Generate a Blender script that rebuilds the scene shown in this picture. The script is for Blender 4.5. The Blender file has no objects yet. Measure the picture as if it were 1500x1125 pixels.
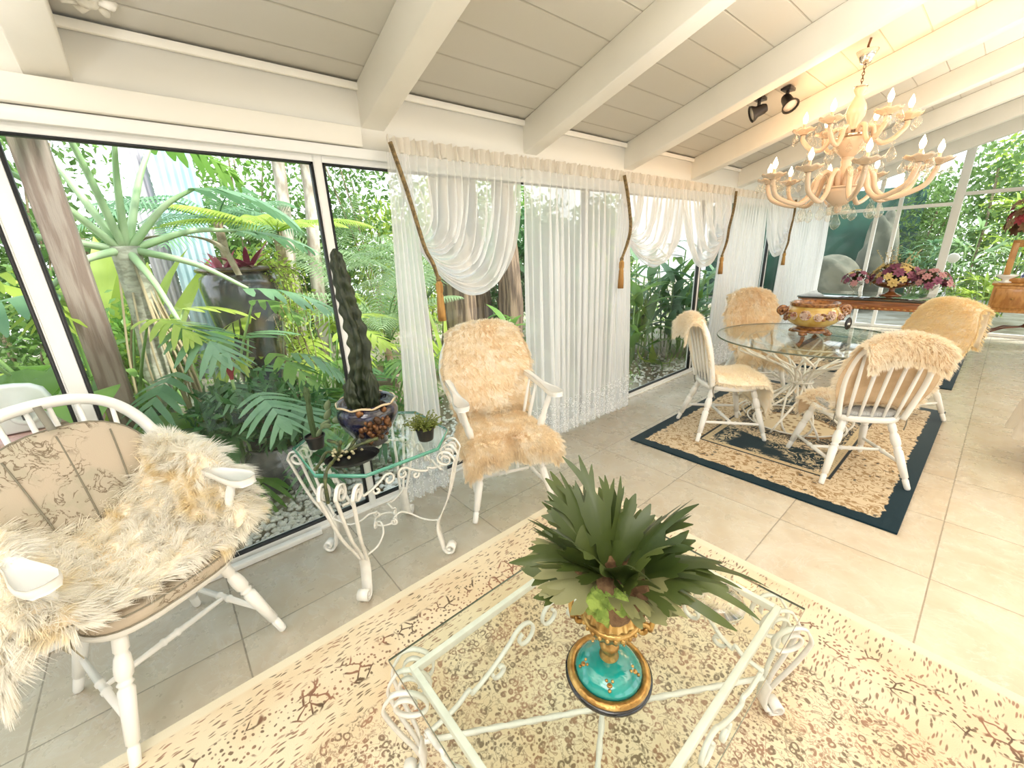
import bpy, math, random
import numpy as np
from mathutils import Vector, Matrix
rng = np.random.default_rng(7)
random.seed(7)
PI = math.pi
sc = bpy.context.scene
COL = sc.collection

# ---------------------------------------------------------------- camera
CAM_YAW, CAM_PITCH, CAM_ROLL, CAM_F = math.radians(49.8186), math.radians(17.9310), math.radians(-2.2185), 601.964
def set_camera():
    y, p, r = CAM_YAW, CAM_PITCH, CAM_ROLL
    f = np.array([-math.sin(y)*math.cos(p), math.cos(y)*math.cos(p), -math.sin(p)])
    rt = np.array([math.cos(y), math.sin(y), 0.0]); up = np.cross(rt, f)
    r2 = math.cos(r)*rt + math.sin(r)*up; u2 = -math.sin(r)*rt + math.cos(r)*up
    cd = bpy.data.cameras.new('camera'); co = bpy.data.objects.new('camera', cd); COL.objects.link(co)
    m = Matrix.Identity(4)
    for i in range(3):
        m[i][0] = r2[i]; m[i][1] = u2[i]; m[i][2] = -f[i]
    m[0][3], m[1][3], m[2][3] = 0, 0, 1.5
    co.matrix_world = m
    cd.sensor_fit = 'HORIZONTAL'; cd.sensor_width = 36.0; cd.lens = CAM_F/1500*36.0
    cd.clip_start = 0.02; cd.clip_end = 200
    sc.camera = co
set_camera()

# ---------------------------------------------------------------- light, sky, exposure
sc.view_settings.view_transform = 'Standard'
sc.view_settings.look = 'None'
sc.view_settings.gamma = 1.0
sc.view_settings.use_curve_mapping = False
sc.view_settings.exposure = 0.6
cy = sc.cycles
cy.max_bounces = 10; cy.diffuse_bounces = 6; cy.glossy_bounces = 4; cy.transmission_bounces = 8
cy.transparent_max_bounces = 24; cy.sample_clamp_indirect = 6.0; cy.caustics_reflective = False; cy.caustics_refractive = False

def world():
    w = bpy.data.worlds.new('world'); sc.world = w; w.use_nodes = True
    nt = w.node_tree; nt.nodes.clear()
    out = nt.nodes.new('ShaderNodeOutputWorld'); bg = nt.nodes.new('ShaderNodeBackground')
    tc = nt.nodes.new('ShaderNodeTexCoord'); sep = nt.nodes.new('ShaderNodeSeparateXYZ')
    cr = nt.nodes.new('ShaderNodeValToRGB')
    cr.color_ramp.elements[0].position = 0.0; cr.color_ramp.elements[0].color = (0.95, 0.97, 0.97, 1)
    cr.color_ramp.elements[1].position = 0.7; cr.color_ramp.elements[1].color = (0.80, 0.90, 1.0, 1)
    nt.links.new(tc.outputs['Generated'], sep.inputs[0]); nt.links.new(sep.outputs[2], cr.inputs[0])
    nt.links.new(cr.outputs[0], bg.inputs[0]); bg.inputs[1].default_value = 1.7
    nt.links.new(bg.outputs[0], out.inputs[0])
world()
def sun(rot, energy, color=(1, .95, .86), angle=8):
    l = bpy.data.lights.new('sun', 'SUN'); l.energy = energy; l.color = color; l.angle = math.radians(angle)
    o = bpy.data.objects.new('sun', l); o.rotation_euler = rot; COL.objects.link(o)
sun((math.radians(-22), math.radians(34), 0), 4.6)
def area(name, loc, size, energy, color, rot=(0, 0, 0)):
    l = bpy.data.lights.new(name, 'AREA'); l.shape = 'RECTANGLE'; l.size, l.size_y = size
    l.energy = energy; l.color = color
    o = bpy.data.objects.new(name, l); o.location = loc; o.rotation_euler = rot; COL.objects.link(o)
# added fill lights under the ceiling, no fixtures, behind and right of the camera
area("added_ceiling_fill", (.9, -1.5, 3.0), (2.2, 1.8), 56, (1, .97, .93))
area('added_ceiling_fill', (1.7, 2.4, 3.1), (1.6, 1.6), 16, (1, .88, .72))
area('added_ceiling_fill', (1.6, 6.0, 3.1), (1.4, 1.4), 26, (1, .87, .70))
FILL_UPLIGHTS = (((.75, 1.75), 105, (1, .95, .88)), ((-.75, -1.35), 135, (1, .97, .92)), ((1.0, 5.4), 60, (1, .86, .70)))  # added upward fill for ceiling and room: position, energy, colour
# ---------------------------------------------------------------- mesh helpers
def nrm(v):
    v = np.asarray(v, float); return v/(np.linalg.norm(v)+1e-12)
class MB:
    """collects geometry for one mesh"""
    def __init__(s): s.V = []; s.n = 0; s.Q = []; s.T = []; s.P = []
    def add(s, V, F):
        V = np.asarray(V, float).reshape(-1, 3)
        for f in F:
            f = tuple(int(i)+s.n for i in f)
            (s.Q if len(f) == 4 else s.T if len(f) == 3 else s.P).append(f)
        s.V.append(V); s.n += len(V); return s
    def arr(s, V, Q):
        V = np.asarray(V, float).reshape(-1, 3); s.Q.extend((np.asarray(Q, int)+s.n).tolist()); s.V.append(V); s.n += len(V); return s
    def inst(s, V, Q, mats):
        """copies of a quad template by (R, t) arrays: mats = list of (3x3, 3)"""
        V = np.asarray(V, float); Q = np.asarray(Q, int)
        R = np.array([m[0] for m in mats]); t = np.array([m[1] for m in mats])
        W = np.einsum('nij,vj->nvi', R, V)+t[:, None, :]
        k = len(V); off = (np.arange(len(mats))*k)[:, None, None]
        s.arr(W.reshape(-1, 3), (Q[None]+off).reshape(-1, Q.shape[1])); return s
    def xform(s, m, t=(0, 0, 0)):
        m = np.asarray(m, float); s.V = [v@m.T+np.asarray(t, float) for v in s.V]; return s
    def box(s, lo, hi):
        x0, y0, z0 = lo; x1, y1, z1 = hi
        return s.add([(x0,y0,z0),(x1,y0,z0),(x1,y1,z0),(x0,y1,z0),(x0,y0,z1),(x1,y0,z1),(x1,y1,z1),(x0,y1,z1)],
                     [(3,2,1,0),(4,5,6,7),(0,1,5,4),(1,2,6,5),(2,3,7,6),(3,0,4,7)])
    def tube(s, pts, r, n=8, closed=False, ell=None, ref=None, cap=True):
        """round (or elliptical) tube; ell=(a,b) scales section along side/normal; ref fixes the side direction"""
        P = np.asarray(pts, float); m = len(P)
        r = np.full(m, r, float) if np.isscalar(r) else np.asarray(r, float)
        T = np.gradient(P, axis=0) if not closed else np.roll(P, -1, 0)-np.roll(P, 1, 0)
        T /= np.linalg.norm(T, axis=1)[:, None]+1e-12
        S = np.zeros_like(P)
        if ref is not None:
            rf = np.asarray(ref, float)
            for i in range(m):
                v = rf-T[i]*(rf@T[i]); S[i] = nrm(v)
        else:
            a = np.array([0, 0, 1.0]) if abs(T[0][2]) < .9 else np.array([1.0, 0, 0])
            S[0] = nrm(np.cross(T[0], a))
            for i in range(1, m):
                v = S[i-1]-T[i]*(S[i-1]@T[i]); S[i] = nrm(v)
        N = np.cross(T, S)
        an = np.arange(n)*2*PI/n+PI/n
        a, b = ell if ell else (1, 1)
        if n == 4: a, b = a*1.4142, b*1.4142
        V = (P[:, None]+r[:, None, None]*(np.cos(an)[None, :, None]*a*S[:, None]+np.sin(an)[None, :, None]*b*N[:, None])).reshape(-1, 3)
        F = []
        for i in range(m if closed else m-1):
            j = (i+1) % m
            for k in range(n):
                l = (k+1) % n; F.append((i*n+k, i*n+l, j*n+l, j*n+k))
        if cap and not closed:
            F.append(tuple(range(n-1, -1, -1))); F.append(tuple((m-1)*n+k for k in range(n)))
        return s.add(V, F)
    def lathe(s, prof, n=24, c=(0, 0, 0), flute=None, axis=None, closed=False):
        """prof: (r,z) list; flute=(count, amount, z0, z1)"""
        V = []
        for r, z in prof:
            for k in range(n):
                a = 2*PI*k/n; rr = r
                if flute and flute[2] <= z <= flute[3]: rr = r*(1+flute[1]*math.cos(a*flute[0]))
                V.append((rr*math.cos(a), rr*math.sin(a), z))
        V = np.array(V); m = len(prof)
        if axis is not None:
            z = nrm(axis); x = nrm(np.cross([0, 1, 0.1], z)); y = np.cross(z, x); V = V@np.array([x, y, z])
        V = V+np.asarray(c, float); F = []
        for i in range(m-1):
            for k in range(n):
                l = (k+1) % n; F.append((i*n+k, i*n+l, (i+1)*n+l, (i+1)*n+k))
        if not closed:
            if prof[0][0] > 1e-4: F.append(tuple(range(n-1, -1, -1)))
            if prof[-1][0] > 1e-4: F.append(tuple((m-1)*n+k for k in range(n)))
        return s.add(V, F)
    def grid(s, P):
        """P: array (a,b,3)"""
        P = np.asarray(P, float); a, b = P.shape[:2]
        i, j = np.meshgrid(np.arange(a-1), np.arange(b-1), indexing='ij')
        k = (i*b+j).ravel()
        return s.arr(P.reshape(-1, 3), np.stack([k, k+b, k+b+1, k+1], 1))
    def prism(s, pts, z0, z1):
        n = len(pts)
        V = [(x, y, z0) for x, y in pts]+[(x, y, z1) for x, y in pts]
        F = [tuple(range(n-1, -1, -1)), tuple(range(n, 2*n))]+[(i, (i+1) % n, n+(i+1) % n, n+i) for i in range(n)]
        return s.add(V, F)
    def ball(s, c, r, nu=12, nv=8, jit=0, seed=0):
        g = np.random.default_rng(seed); r = np.array([r]*3 if np.isscalar(r) else r, float)
        prof = []
        V = []
        for i in range(nv+1):
            t = PI*i/nv
            for k in range(nu):
                a = 2*PI*k/nu; d = np.array([math.sin(t)*math.cos(a), math.sin(t)*math.sin(a), math.cos(t)])
                V.append(d)
        V = np.array(V)
        if jit:
            ph = g.uniform(0, 6, (4, 3)); w = g.uniform(1.5, 4, (4, 3))
            f = sum(np.sin(V@w[q]*1.7+ph[q][0]) for q in range(4))/4
            V = V*(1+jit*f)[:, None]
        V = V*r+np.asarray(c, float); F = []
        for i in range(nv):
            for k in range(nu):
                l = (k+1) % nu; F.append((i*nu+k, (i+1)*nu+k, (i+1)*nu+l, i*nu+l))
        return s.add(V, F)
    def build(s, name, mat, parent=None, loc=None, smooth=True, bevel=0, subd=0, solid=0, autos=None):
        me = bpy.data.meshes.new(name)
        V = np.concatenate(s.V) if s.V else np.zeros((0, 3))
        me.vertices.add(len(V)); me.vertices.foreach_set('co', V.ravel())
        li = []; st = []; p = 0
        parts = []
        if s.Q: q = np.array(s.Q, int); parts.append((q.ravel(), np.full(len(q), 4)))
        if s.T: t = np.array(s.T, int); parts.append((t.ravel(), np.full(len(t), 3)))
        for f in s.P: parts.append((np.array(f, int), np.array([len(f)])))
        L = np.concatenate([a for a, b in parts]); N = np.concatenate([b for a, b in parts])
        me.loops.add(len(L)); me.loops.foreach_set('vertex_index', L)
        me.polygons.add(len(N)); me.polygons.foreach_set('loop_start', np.concatenate([[0], np.cumsum(N)[:-1]]))
        try: me.polygons.foreach_set('loop_total', N)
        except Exception: pass
        if smooth: me.polygons.foreach_set('use_smooth', np.ones(len(N), bool))
        me.update(calc_edges=True); me.validate()
        me.materials.append(mat)
        o = bpy.data.objects.new(name, me); COL.objects.link(o)
        if parent is not None: o.parent = parent
        if loc is not None: o.location = loc
        if bevel:
            b = o.modifiers.new('bevel', 'BEVEL'); b.width = bevel; b.segments = 2; b.limit_method = 'ANGLE'; b.angle_limit = math.radians(40)
        if solid:
            b = o.modifiers.new('solid', 'SOLIDIFY'); b.thickness = solid; b.offset = 0
        if subd:
            b = o.modifiers.new('subd', 'SUBSURF'); b.levels = subd; b.render_levels = subd
        if autos is not None and smooth:
            try: me.set_sharp_from_angle(angle=math.radians(autos))
            except Exception: pass
        return o

def thing(name, label, cat, loc=(0, 0, 0), rz=0, group=None):
    o = bpy.data.objects.new(name, None); COL.objects.link(o); o.empty_display_size = .1
    o.location = loc; o.rotation_euler = (0, 0, rz); o['label'] = label; o['category'] = cat
    if group: o['group'] = group
    return o
def tag(o, label, cat, group=None):
    o['label'] = label; o['category'] = cat
    if group: o['group'] = group
    return o
def struct(o): o['kind'] = 'structure'; return o
def dup(root, loc=None, rz=None, label=None, group=None):
    r = root.copy(); COL.objects.link(r)
    if loc is not None: r.location = loc
    if rz is not None: r.rotation_euler = (0, 0, rz)
    if label: r['label'] = label
    if group: r['group'] = group
    for ch in list(root.children):
        c = ch.copy(); COL.objects.link(c); c.parent = r
        for g in ch.children:
            d = g.copy(); COL.objects.link(d); d.parent = c
    return r
def rotz(a): return np.array([[math.cos(a), -math.sin(a), 0], [math.sin(a), math.cos(a), 0], [0, 0, 1.0]])
def bez(P, n=16):
    P = np.asarray(P, float); t = np.linspace(0, 1, n)[:, None]
    while len(P.shape) and True:
        Q = [np.repeat(p[None], n, 0) for p in P]
        while len(Q) > 1: Q = [Q[i]*(1-t)+Q[i+1]*t for i in range(len(Q)-1)]
        return Q[0]
def spline(P, n=8):
    """Catmull-Rom through the points"""
    P = np.asarray(P, float); P = np.vstack([2*P[0]-P[1], P, 2*P[-1]-P[-2]]); out = []
    for i in range(1, len(P)-2):
        for t in np.linspace(0, 1, n, endpoint=False):
            a, b, c, d = P[i-1:i+3]
            out.append(.5*((2*b)+(-a+c)*t+(2*a-5*b+4*c-d)*t*t+(-a+3*b-3*c+d)*t**3))
    out.append(P[-2]); return np.array(out)
def spiral(c, r0, r1, a0, a1, n=20):
    """2-D spiral points around c"""
    t = np.linspace(0, 1, n); a = a0+(a1-a0)*t; r = r0+(r1-r0)*t
    return np.stack([c[0]+r*np.cos(a), c[1]+r*np.sin(a)], 1)

# ---------------------------------------------------------------- materials
MATS = {}
def nodes(name):
    m = bpy.data.materials.new(name); m.use_nodes = True; nt = m.node_tree
    for n in list(nt.nodes): nt.nodes.remove(n)
    out = nt.nodes.new('ShaderNodeOutputMaterial'); MATS[name] = m
    return m, nt, out
class NT:
    """tiny node-graph writer"""
    def __init__(s, nt): s.nt = nt
    def n(s, t, **k):
        x = s.nt.nodes.new(t)
        for a, b in k.items(): setattr(x, a, b)
        return x
    def set(s, sock, v):
        if v is None: return
        if hasattr(v, 'is_output') or isinstance(v, bpy.types.NodeSocket): s.nt.links.new(v, sock)
        else: sock.default_value = v
    def math(s, op, a, b=None, c=None, clamp=False):
        x = s.n('ShaderNodeMath', operation=op, use_clamp=clamp); s.set(x.inputs[0], a); s.set(x.inputs[1], b)
        if c is not None: s.set(x.inputs[2], c)
        return x.outputs[0]
    def mix(s, f, a, b):
        x = s.n('ShaderNodeMix', data_type='RGBA'); s.set(x.inputs[0], f)
        s.set(x.inputs[6], (*a, 1) if isinstance(a, tuple) and len(a) == 3 else a); s.set(x.inputs[7], (*b, 1) if isinstance(b, tuple) and len(b) == 3 else b)
        return x.outputs[2]
    def obj(s): return s.n('ShaderNodeTexCoord').outputs['Object']
    def mapping(s, v, scale=(1, 1, 1), rot=(0, 0, 0), loc=(0, 0, 0)):
        x = s.n('ShaderNodeMapping'); s.set(x.inputs[0], v); x.inputs[1].default_value = loc; x.inputs[2].default_value = rot; x.inputs[3].default_value = scale
        return x.outputs[0]
    def noise(s, v, scale, detail=3, rough=.5, dist=0):
        x = s.n('ShaderNodeTexNoise'); s.set(x.inputs['Vector'], v); x.inputs['Scale'].default_value = scale
        x.inputs['Detail'].default_value = detail; x.inputs['Roughness'].default_value = rough; x.inputs['Distortion'].default_value = dist
        return x.outputs[0]
    def voro(s, v, scale, feature='F1', rand=1.0, out='Distance'):
        x = s.n('ShaderNodeTexVoronoi', feature=feature); s.set(x.inputs['Vector'], v); x.inputs['Scale'].default_value = scale
        x.inputs['Randomness'].default_value = rand; return x.outputs[out]
    def ramp(s, f, a, b, smooth=True):
        """0 below a, 1 above b"""
        x = s.n('ShaderNodeMapRange', interpolation_type='SMOOTHSTEP' if smooth else 'LINEAR'); s.set(x.inputs[0], f)
        x.inputs[1].default_value = a; x.inputs[2].default_value = b; return x.outputs[0]
    def sep(s, v):
        x = s.n('ShaderNodeSeparateXYZ'); s.set(x.inputs[0], v); return x.outputs
    def bump(s, h, strength=.3, dist=.01):
        x = s.n('ShaderNodeBump'); s.set(x.inputs['Height'], h); x.inputs['Strength'].default_value = strength; x.inputs['Distance'].default_value = dist
        return x.outputs[0]
    def bsdf(s, col, rough=.5, metal=0, normal=None, coat=0, spec=.5, trans=0, sheen=0):
        x = s.n('ShaderNodeBsdfPrincipled'); s.set(x.inputs['Base Color'], (*col, 1) if isinstance(col, tuple) and len(col) == 3 else col)
        s.set(x.inputs['Roughness'], rough); x.inputs['Metallic'].default_value = metal
        x.inputs['Coat Weight'].default_value = coat; x.inputs['Coat Roughness'].default_value = .08
        x.inputs['Specular IOR Level'].default_value = spec; x.inputs['Transmission Weight'].default_value = trans
        x.inputs['Sheen Weight'].default_value = sheen
        if normal is not None: s.set(x.inputs['Normal'], normal)
        return x
def M(name, col, rough=.5, metal=0, col2=None, vs=6, lo=.4, hi=.6, bump=0, bs=60, coat=0, spec=.5, stretch=(1, 1, 1), sheen=0, detail=4):
    if name in MATS: return MATS[name]
    m, nt, out = nodes(name); g = NT(nt); c = col; co = g.mapping(g.obj(), stretch)
    if col2 is not None: c = g.mix(g.ramp(g.noise(co, vs, detail), lo, hi), col, col2)
    nm = g.bump(g.noise(co, bs, 3), bump, .01) if bump else None
    b = g.bsdf(c, rough, metal, nm, coat, spec, sheen=sheen); nt.links.new(b.outputs[0], out.inputs[0]); return m
def leafM(name, c1, c2, rough=.38, tr=.35, spec=.5, per='island'):
    m, nt, out = nodes(name); g = NT(nt)
    geo = g.n('ShaderNodeNewGeometry' if per == 'island' else 'ShaderNodeObjectInfo'); c = g.mix(geo.outputs['Random Per Island' if per == 'island' else 'Random'], c1, c2)
    c = g.mix(g.math('MULTIPLY', g.noise(g.obj(), 9, 2), .35), c, (c2[0]*1.3, c2[1]*1.25, c2[2]*1.1))
    b = g.bsdf(c, rough, spec=spec); t = g.n('ShaderNodeBsdfTranslucent'); g.set(t.inputs[0], c)
    mx = g.n('ShaderNodeMixShader'); mx.inputs[0].default_value = tr
    nt.links.new(b.outputs[0], mx.inputs[1]); nt.links.new(t.outputs[0], mx.inputs[2]); nt.links.new(mx.outputs[0], out.inputs[0]); return m
def glassM(name, tint=(1, 1, 1), refl=1.0, ior=1.45, edge=None):
    """thin clear glass: transparent with a fresnel reflection"""
    m, nt, out = nodes(name); g = NT(nt)
    tr = g.n('ShaderNodeBsdfTransparent'); tr.inputs[0].default_value = (*tint, 1)
    gl = g.n('ShaderNodeBsdfGlossy'); gl.inputs['Roughness'].default_value = .01
    fr = g.n('ShaderNodeFresnel'); geo = g.n('ShaderNodeNewGeometry'); g.set(fr.inputs[0], g.math('MULTIPLY_ADD', geo.outputs['Backfacing'], 1/ior-ior, ior))
    mx = g.n('ShaderNodeMixShader'); g.set(mx.inputs[0], g.math('MULTIPLY', fr.outputs[0], refl))
    nt.links.new(tr.outputs[0], mx.inputs[1]); nt.links.new(gl.outputs[0], mx.inputs[2]); nt.links.new(mx.outputs[0], out.inputs[0]); return m
def emitM(name, col, s):
    m, nt, out = nodes(name); e = nt.nodes.new('ShaderNodeEmission'); e.inputs[0].default_value = (*col, 1); e.inputs[1].default_value = s
    nt.links.new(e.outputs[0], out.inputs[0]); return m

white_paint = M('white_paint', (.83, .81, .75), .45, bump=.03, bs=30)
beam_paint = M('beam_paint', (.90, .88, .82), .5, bump=.06, bs=25, col2=(.87, .85, .79), vs=3)
white_frame = M('white_aluminium', (.82, .83, .82), .35)
dark_seal = M('dark_rubber_seal', (.02, .022, .025), .5)
chair_white = M('chair_white_paint', (.86, .86, .84), .28, coat=.3, bump=.02, bs=40)
iron_white = M('white_wrought_iron', (.84, .83, .79), .35, coat=.2, bump=.04, bs=50, col2=(.78, .77, .73), vs=20)
pane_glass = glassM('window_pane_glass', (.97, .99, .98), .55)
table_glass = glassM('table_glass', (.955, .985, .965), .9)
clear_edge = M('glass_edge_dark', (.10, .13, .10), .1, coat=1)
glass_edge = M('glass_edge_green', (.06, .30, .22), .08, coat=1)
gold = M('antique_gold', (.62, .40, .14), .32, .85, col2=(.36, .20, .06), vs=30, bump=.25, bs=90)
crystal = glassM('crystal', (1, .99, .96), 1.6, 1.6)
# ---------------------------------------------------------------- the room
XW, YF, YB, XR = -2.3, 9.5, -3.6, 4.6        # window wall, far gable, back wall, right wall
ZE, SL, XRIDGE = 2.32, 0.305, 1.6            # ceiling height at the window wall, slope, ridge
def zceil(x): return ZE+SL*(x-XW) if x <= XRIDGE else ZE+SL*(XRIDGE-XW)-SL*(x-XRIDGE)
def floor_mat():
    m, nt, out = nodes('beige_stone_tile'); g = NT(nt); co = g.obj(); s = g.sep(co)
    def line(c, off, w):
        d = g.math('ABSOLUTE', g.math('SUBTRACT', g.math('FRACT', g.math('MULTIPLY_ADD', c, 1/.61, off)), .5))
        return g.ramp(d, w, w+.004)                     # 0 in the joint
    # joints at x = -0.54 + k*.61 and y = -0.04 + k*.61
    jx = g.math('SUBTRACT', 1, line(s[0], .54/.61+.5, .0028)); jy = g.math('SUBTRACT', 1, line(s[1], .04/.61+.5, .0028))
    j = g.math('MAXIMUM', jx, jy)
    fl = g.n('ShaderNodeVectorMath', operation='FLOOR'); g.set(fl.inputs[0], g.mapping(co, (1/.61, 1/.61, 1), loc=(.54/.61, .04/.61, 0)))
    wn = g.n('ShaderNodeTexWhiteNoise'); g.set(wn.inputs[0], fl.outputs[0])
    sh = g.n('ShaderNodeVectorMath', operation='MULTIPLY_ADD'); g.set(sh.inputs[0], wn.outputs[1]); sh.inputs[1].default_value = (7, 7, 7); g.set(sh.inputs[2], co)
    v = sh.outputs[0]
    n1 = g.noise(v, 2.6, 6, .6, 1.2); n2 = g.noise(v, 9, 5, .6)
    c = g.mix(g.ramp(n1, .25, .75), (.72, .61, .47), (.84, .77, .65)); c = g.mix(g.math('MULTIPLY', g.ramp(n2, .35, .85), .40), c, (.62, .49, .34))
    vein = g.math('ABSOLUTE', g.math('SUBTRACT', g.noise(v, 3.2, 5, .6, 2.2), .5)); c = g.mix(g.math('MULTIPLY', g.math('SUBTRACT', 1, g.ramp(vein, .0, .022)), .55), c, (.86, .80, .70))
    c = g.mix(g.math('MULTIPLY', wn.outputs[0], .12), c, (.55, .45, .34))
    c = g.mix(g.math('MULTIPLY', j, .75), c, (.34, .28, .21))
    b = g.bsdf(c, g.math('MULTIPLY_ADD', n2, .12, .22), normal=g.bump(g.math('SUBTRACT', 1, j), .3, .003), spec=.45); nt.links.new(b.outputs[0], out.inputs[0]); return m
struct(MB().box((XW-.08, YB, -.12), (XR, YF+.06, 0)).build('floor', floor_mat(), smooth=False))

def plank_mat():
    m, nt, out = nodes('white_planked_ceiling'); g = NT(nt); s = g.sep(g.obj())
    d = g.math('ABSOLUTE', g.math('SUBTRACT', g.math('FRACT', g.math('MULTIPLY', s[0], 1/.19)), .5))
    gr = g.math('SUBTRACT', 1, g.ramp(d, .012, .03))
    c = g.mix(g.math('MULTIPLY', gr, .45), (.90, .87, .80), (.52, .47, .38)); c = g.mix(g.math('MULTIPLY', g.noise(g.obj(), 2, 3), .12), c, (.82, .79, .71))
    b = g.bsdf(c, .55, normal=g.bump(g.math('SUBTRACT', 1, gr), .5, .008)); nt.links.new(b.outputs[0], out.inputs[0]); return m
ceil = MB()
y0, y1 = YB, YF+.5
for xa, xb in ((XW-.12, XRIDGE), (XRIDGE, XR)):
    za, zb = zceil(xa), zceil(xb)
    ceil.add([(xa, y0, za), (xb, y0, zb), (xb, y1, zb), (xa, y1, za), (xa, y0, za+.08), (xb, y0, zb+.08), (xb, y1, zb+.08), (xa, y1, za+.08)],
             [(0, 1, 2, 3), (7, 6, 5, 4), (4, 5, 1, 0), (5, 6, 2, 1), (6, 7, 3, 2), (7, 4, 0, 3)])
struct(ceil.build('ceiling', plank_mat(), smooth=False))
# rafters
BEAM_D = .195
def rafter(ya, yb, name='ceiling_beam'):
    b = MB()
    for xa, xb in ((XW-.05, XRIDGE), (XRIDGE, XR)):
        za, zb = zceil(xa)-.001, zceil(xb)-.001
        b.add([(xa, ya, za-BEAM_D), (xb, ya, zb-BEAM_D), (xb, yb, zb-BEAM_D), (xa, yb, za-BEAM_D), (xa, ya, za), (xb, ya, zb), (xb, yb, zb), (xa, yb, za)],
              [(3, 2, 1, 0), (4, 5, 6, 7), (0, 1, 5, 4), (1, 2, 6, 5), (2, 3, 7, 6), (3, 0, 4, 7)])
    return struct(b.build(name, beam_paint, smooth=False, bevel=.006))
for ya in (-2.33, -1.25, -.157, 1.003, 2.125, 3.28, 4.44, 5.58, 6.72, 7.86, 9.02): rafter(ya, ya+(.125 if ya > 0 else .122))
# small cover mouldings where ceiling meets the window wall
struct(MB().box((XW, YB, 2.285), (XW+.022, YF, 2.318)).build('trim_1', white_paint, smooth=False, bevel=.004))

# window wall: header, frames and panes
hd = MB(); hd.box((XW-.12, YB, 1.985), (XW, YF, 2.33)); struct(hd.build('wall_left', white_paint, smooth=False))
struct(MB().box((XW, YB, 2.028), (XW+.05, .98, 2.115)).build('trim_2', white_paint, smooth=False, bevel=.004))
struct(MB().box((XW-.01, YB, 1.975), (XW+.03, YF, 2.024)).build('trim_3', white_frame, smooth=False, bevel=.003))
struct(MB().box((XW-.1, YB, -.02), (XW+.02, YF, .012)).build('trim_4', white_frame, smooth=False, bevel=.002))
# doubled track lip of the sliding door nearest the camera
struct(MB().box((XW+.025, YB, 0), (XW+.065, .43, .03)).build('trim_5', white_frame, smooth=False, bevel=.004))
ymul = [-2.5, -1.4, -.315, .76, 2.80, 4.83, 6.87, 8.9, YF]
wi = 0
for i in range(len(ymul)-1):
    wi += 1; a, b = ymul[i], ymul[i+1]
    wa = .035 if i == 2 else .02; fr = MB()
    x0, x1 = XW-.05, XW+.0
    fr.box((x0, a-.018, .012), (x1, a+wa, 1.978)); fr.box((x0, b-.024, .012), (x1, b-.0185, 1.978))
    fr.box((x0, a+wa, 1.945), (x1, b-.024, 1.978)); fr.box((x0, a+wa, .012), (x1, b-.024, .04))
    w = struct(fr.build('window_%d' % wi, white_frame, smooth=False, bevel=.003))
    sl = MB()
    for s in ((x1-.03, a+wa, .04, a+wa+.011, 1.945), (x1-.03, b-.035, .04, b-.024, 1.945)): sl.box((s[0], s[1], s[2]), (x1+.002, s[3], s[4]))
    sl.box((x1-.03, a+wa, 1.936), (x1+.002, b-.024, 1.945)); sl.box((x1-.03, a+wa, .04), (x1+.002, b-.024, .049))
    sl.build('rubber_seal', dark_seal, w, smooth=False)
    MB().box((x0+.018, a+wa, .04), (x0+.023, b-.024, 1.945)).build('pane', pane_glass, w, smooth=False)
# far gable: glazed to the ceiling
gf = MB()
def bar(x, z0, z1, w=.05): gf.box((x-w/2, YF-.05, z0), (x+w/2, YF+.02, z1))
gx = [-2.28, -1.60, -1.33, -.68, .55, 1.9, 3.2, 4.55]
for x in gx: bar(x, 0, zceil(x)-.02, .05 if x != -.68 else .10)
for (xa, xb, z) in ((-2.28, -.68, 1.93), (-.68, .55, 2.06), (.55, 1.9, 2.06), (1.9, 3.2, 2.06), (3.2, 4.55, 2.06)): gf.box((xa+.02, YF-.046, z-.025), (xb-.02, YF+.016, z+.025))
gf.box((-2.28, YF-.047, 0), (4.55, YF+.017, .05))
win = struct(gf.build('window_%d' % (wi+1), white_frame, smooth=False, bevel=.003))
gp = MB(); xs = [-2.28, XRIDGE, 4.55]
gp.add([(-2.28, YF, .03), (4.55, YF, .03), (4.55, YF, zceil(4.55)), (XRIDGE, YF, zceil(XRIDGE)), (-2.28, YF, zceil(-2.28))], [(0, 1, 2, 3, 4)])
gp.build('pane', pane_glass, win, smooth=False, solid=.006)
tb = MB()
for xa, xb in ((XW, XRIDGE), (XRIDGE, XR)):
    tb.add([(xa, YF-.06, zceil(xa)-.10), (xb, YF-.06, zceil(xb)-.10), (xb, YF+.04, zceil(xb)-.10), (xa, YF+.04, zceil(xa)-.10), (xa, YF-.06, zceil(xa)), (xb, YF-.06, zceil(xb)), (xb, YF+.04, zceil(xb)), (xa, YF+.04, zceil(xa))],
           [(3, 2, 1, 0), (4, 5, 6, 7), (0, 1, 5, 4), (1, 2, 6, 5), (2, 3, 7, 6), (3, 0, 4, 7)])
struct(tb.build('trim_6', white_frame, smooth=False))
# right side of the room: piers with openings between, shaped to let sky light in (out of the picture); back wall
rw = MB()
for ya, yb in ((YB, -2.6), (-.3, .2), (2.6, 3.1), (5.5, 6.0), (8.4, YF)): rw.box((XR-.1, ya, 0), (XR, yb, 2.2))
rw.box((XR-.1, YB, 2.2), (XR, YF, zceil(XR)+.02)); struct(rw.build('wall_right', white_paint, smooth=False))
bw = MB(); bw.add([(XW-.12, YB, 0), (XR, YB, 0), (XR, YB, zceil(XR)), (XRIDGE, YB, zceil(XRIDGE)), (XW-.12, YB, zceil(XW))], [(0, 1, 2, 3, 4)])
struct(bw.build('wall_back', white_paint, smooth=False, solid=.1))
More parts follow.
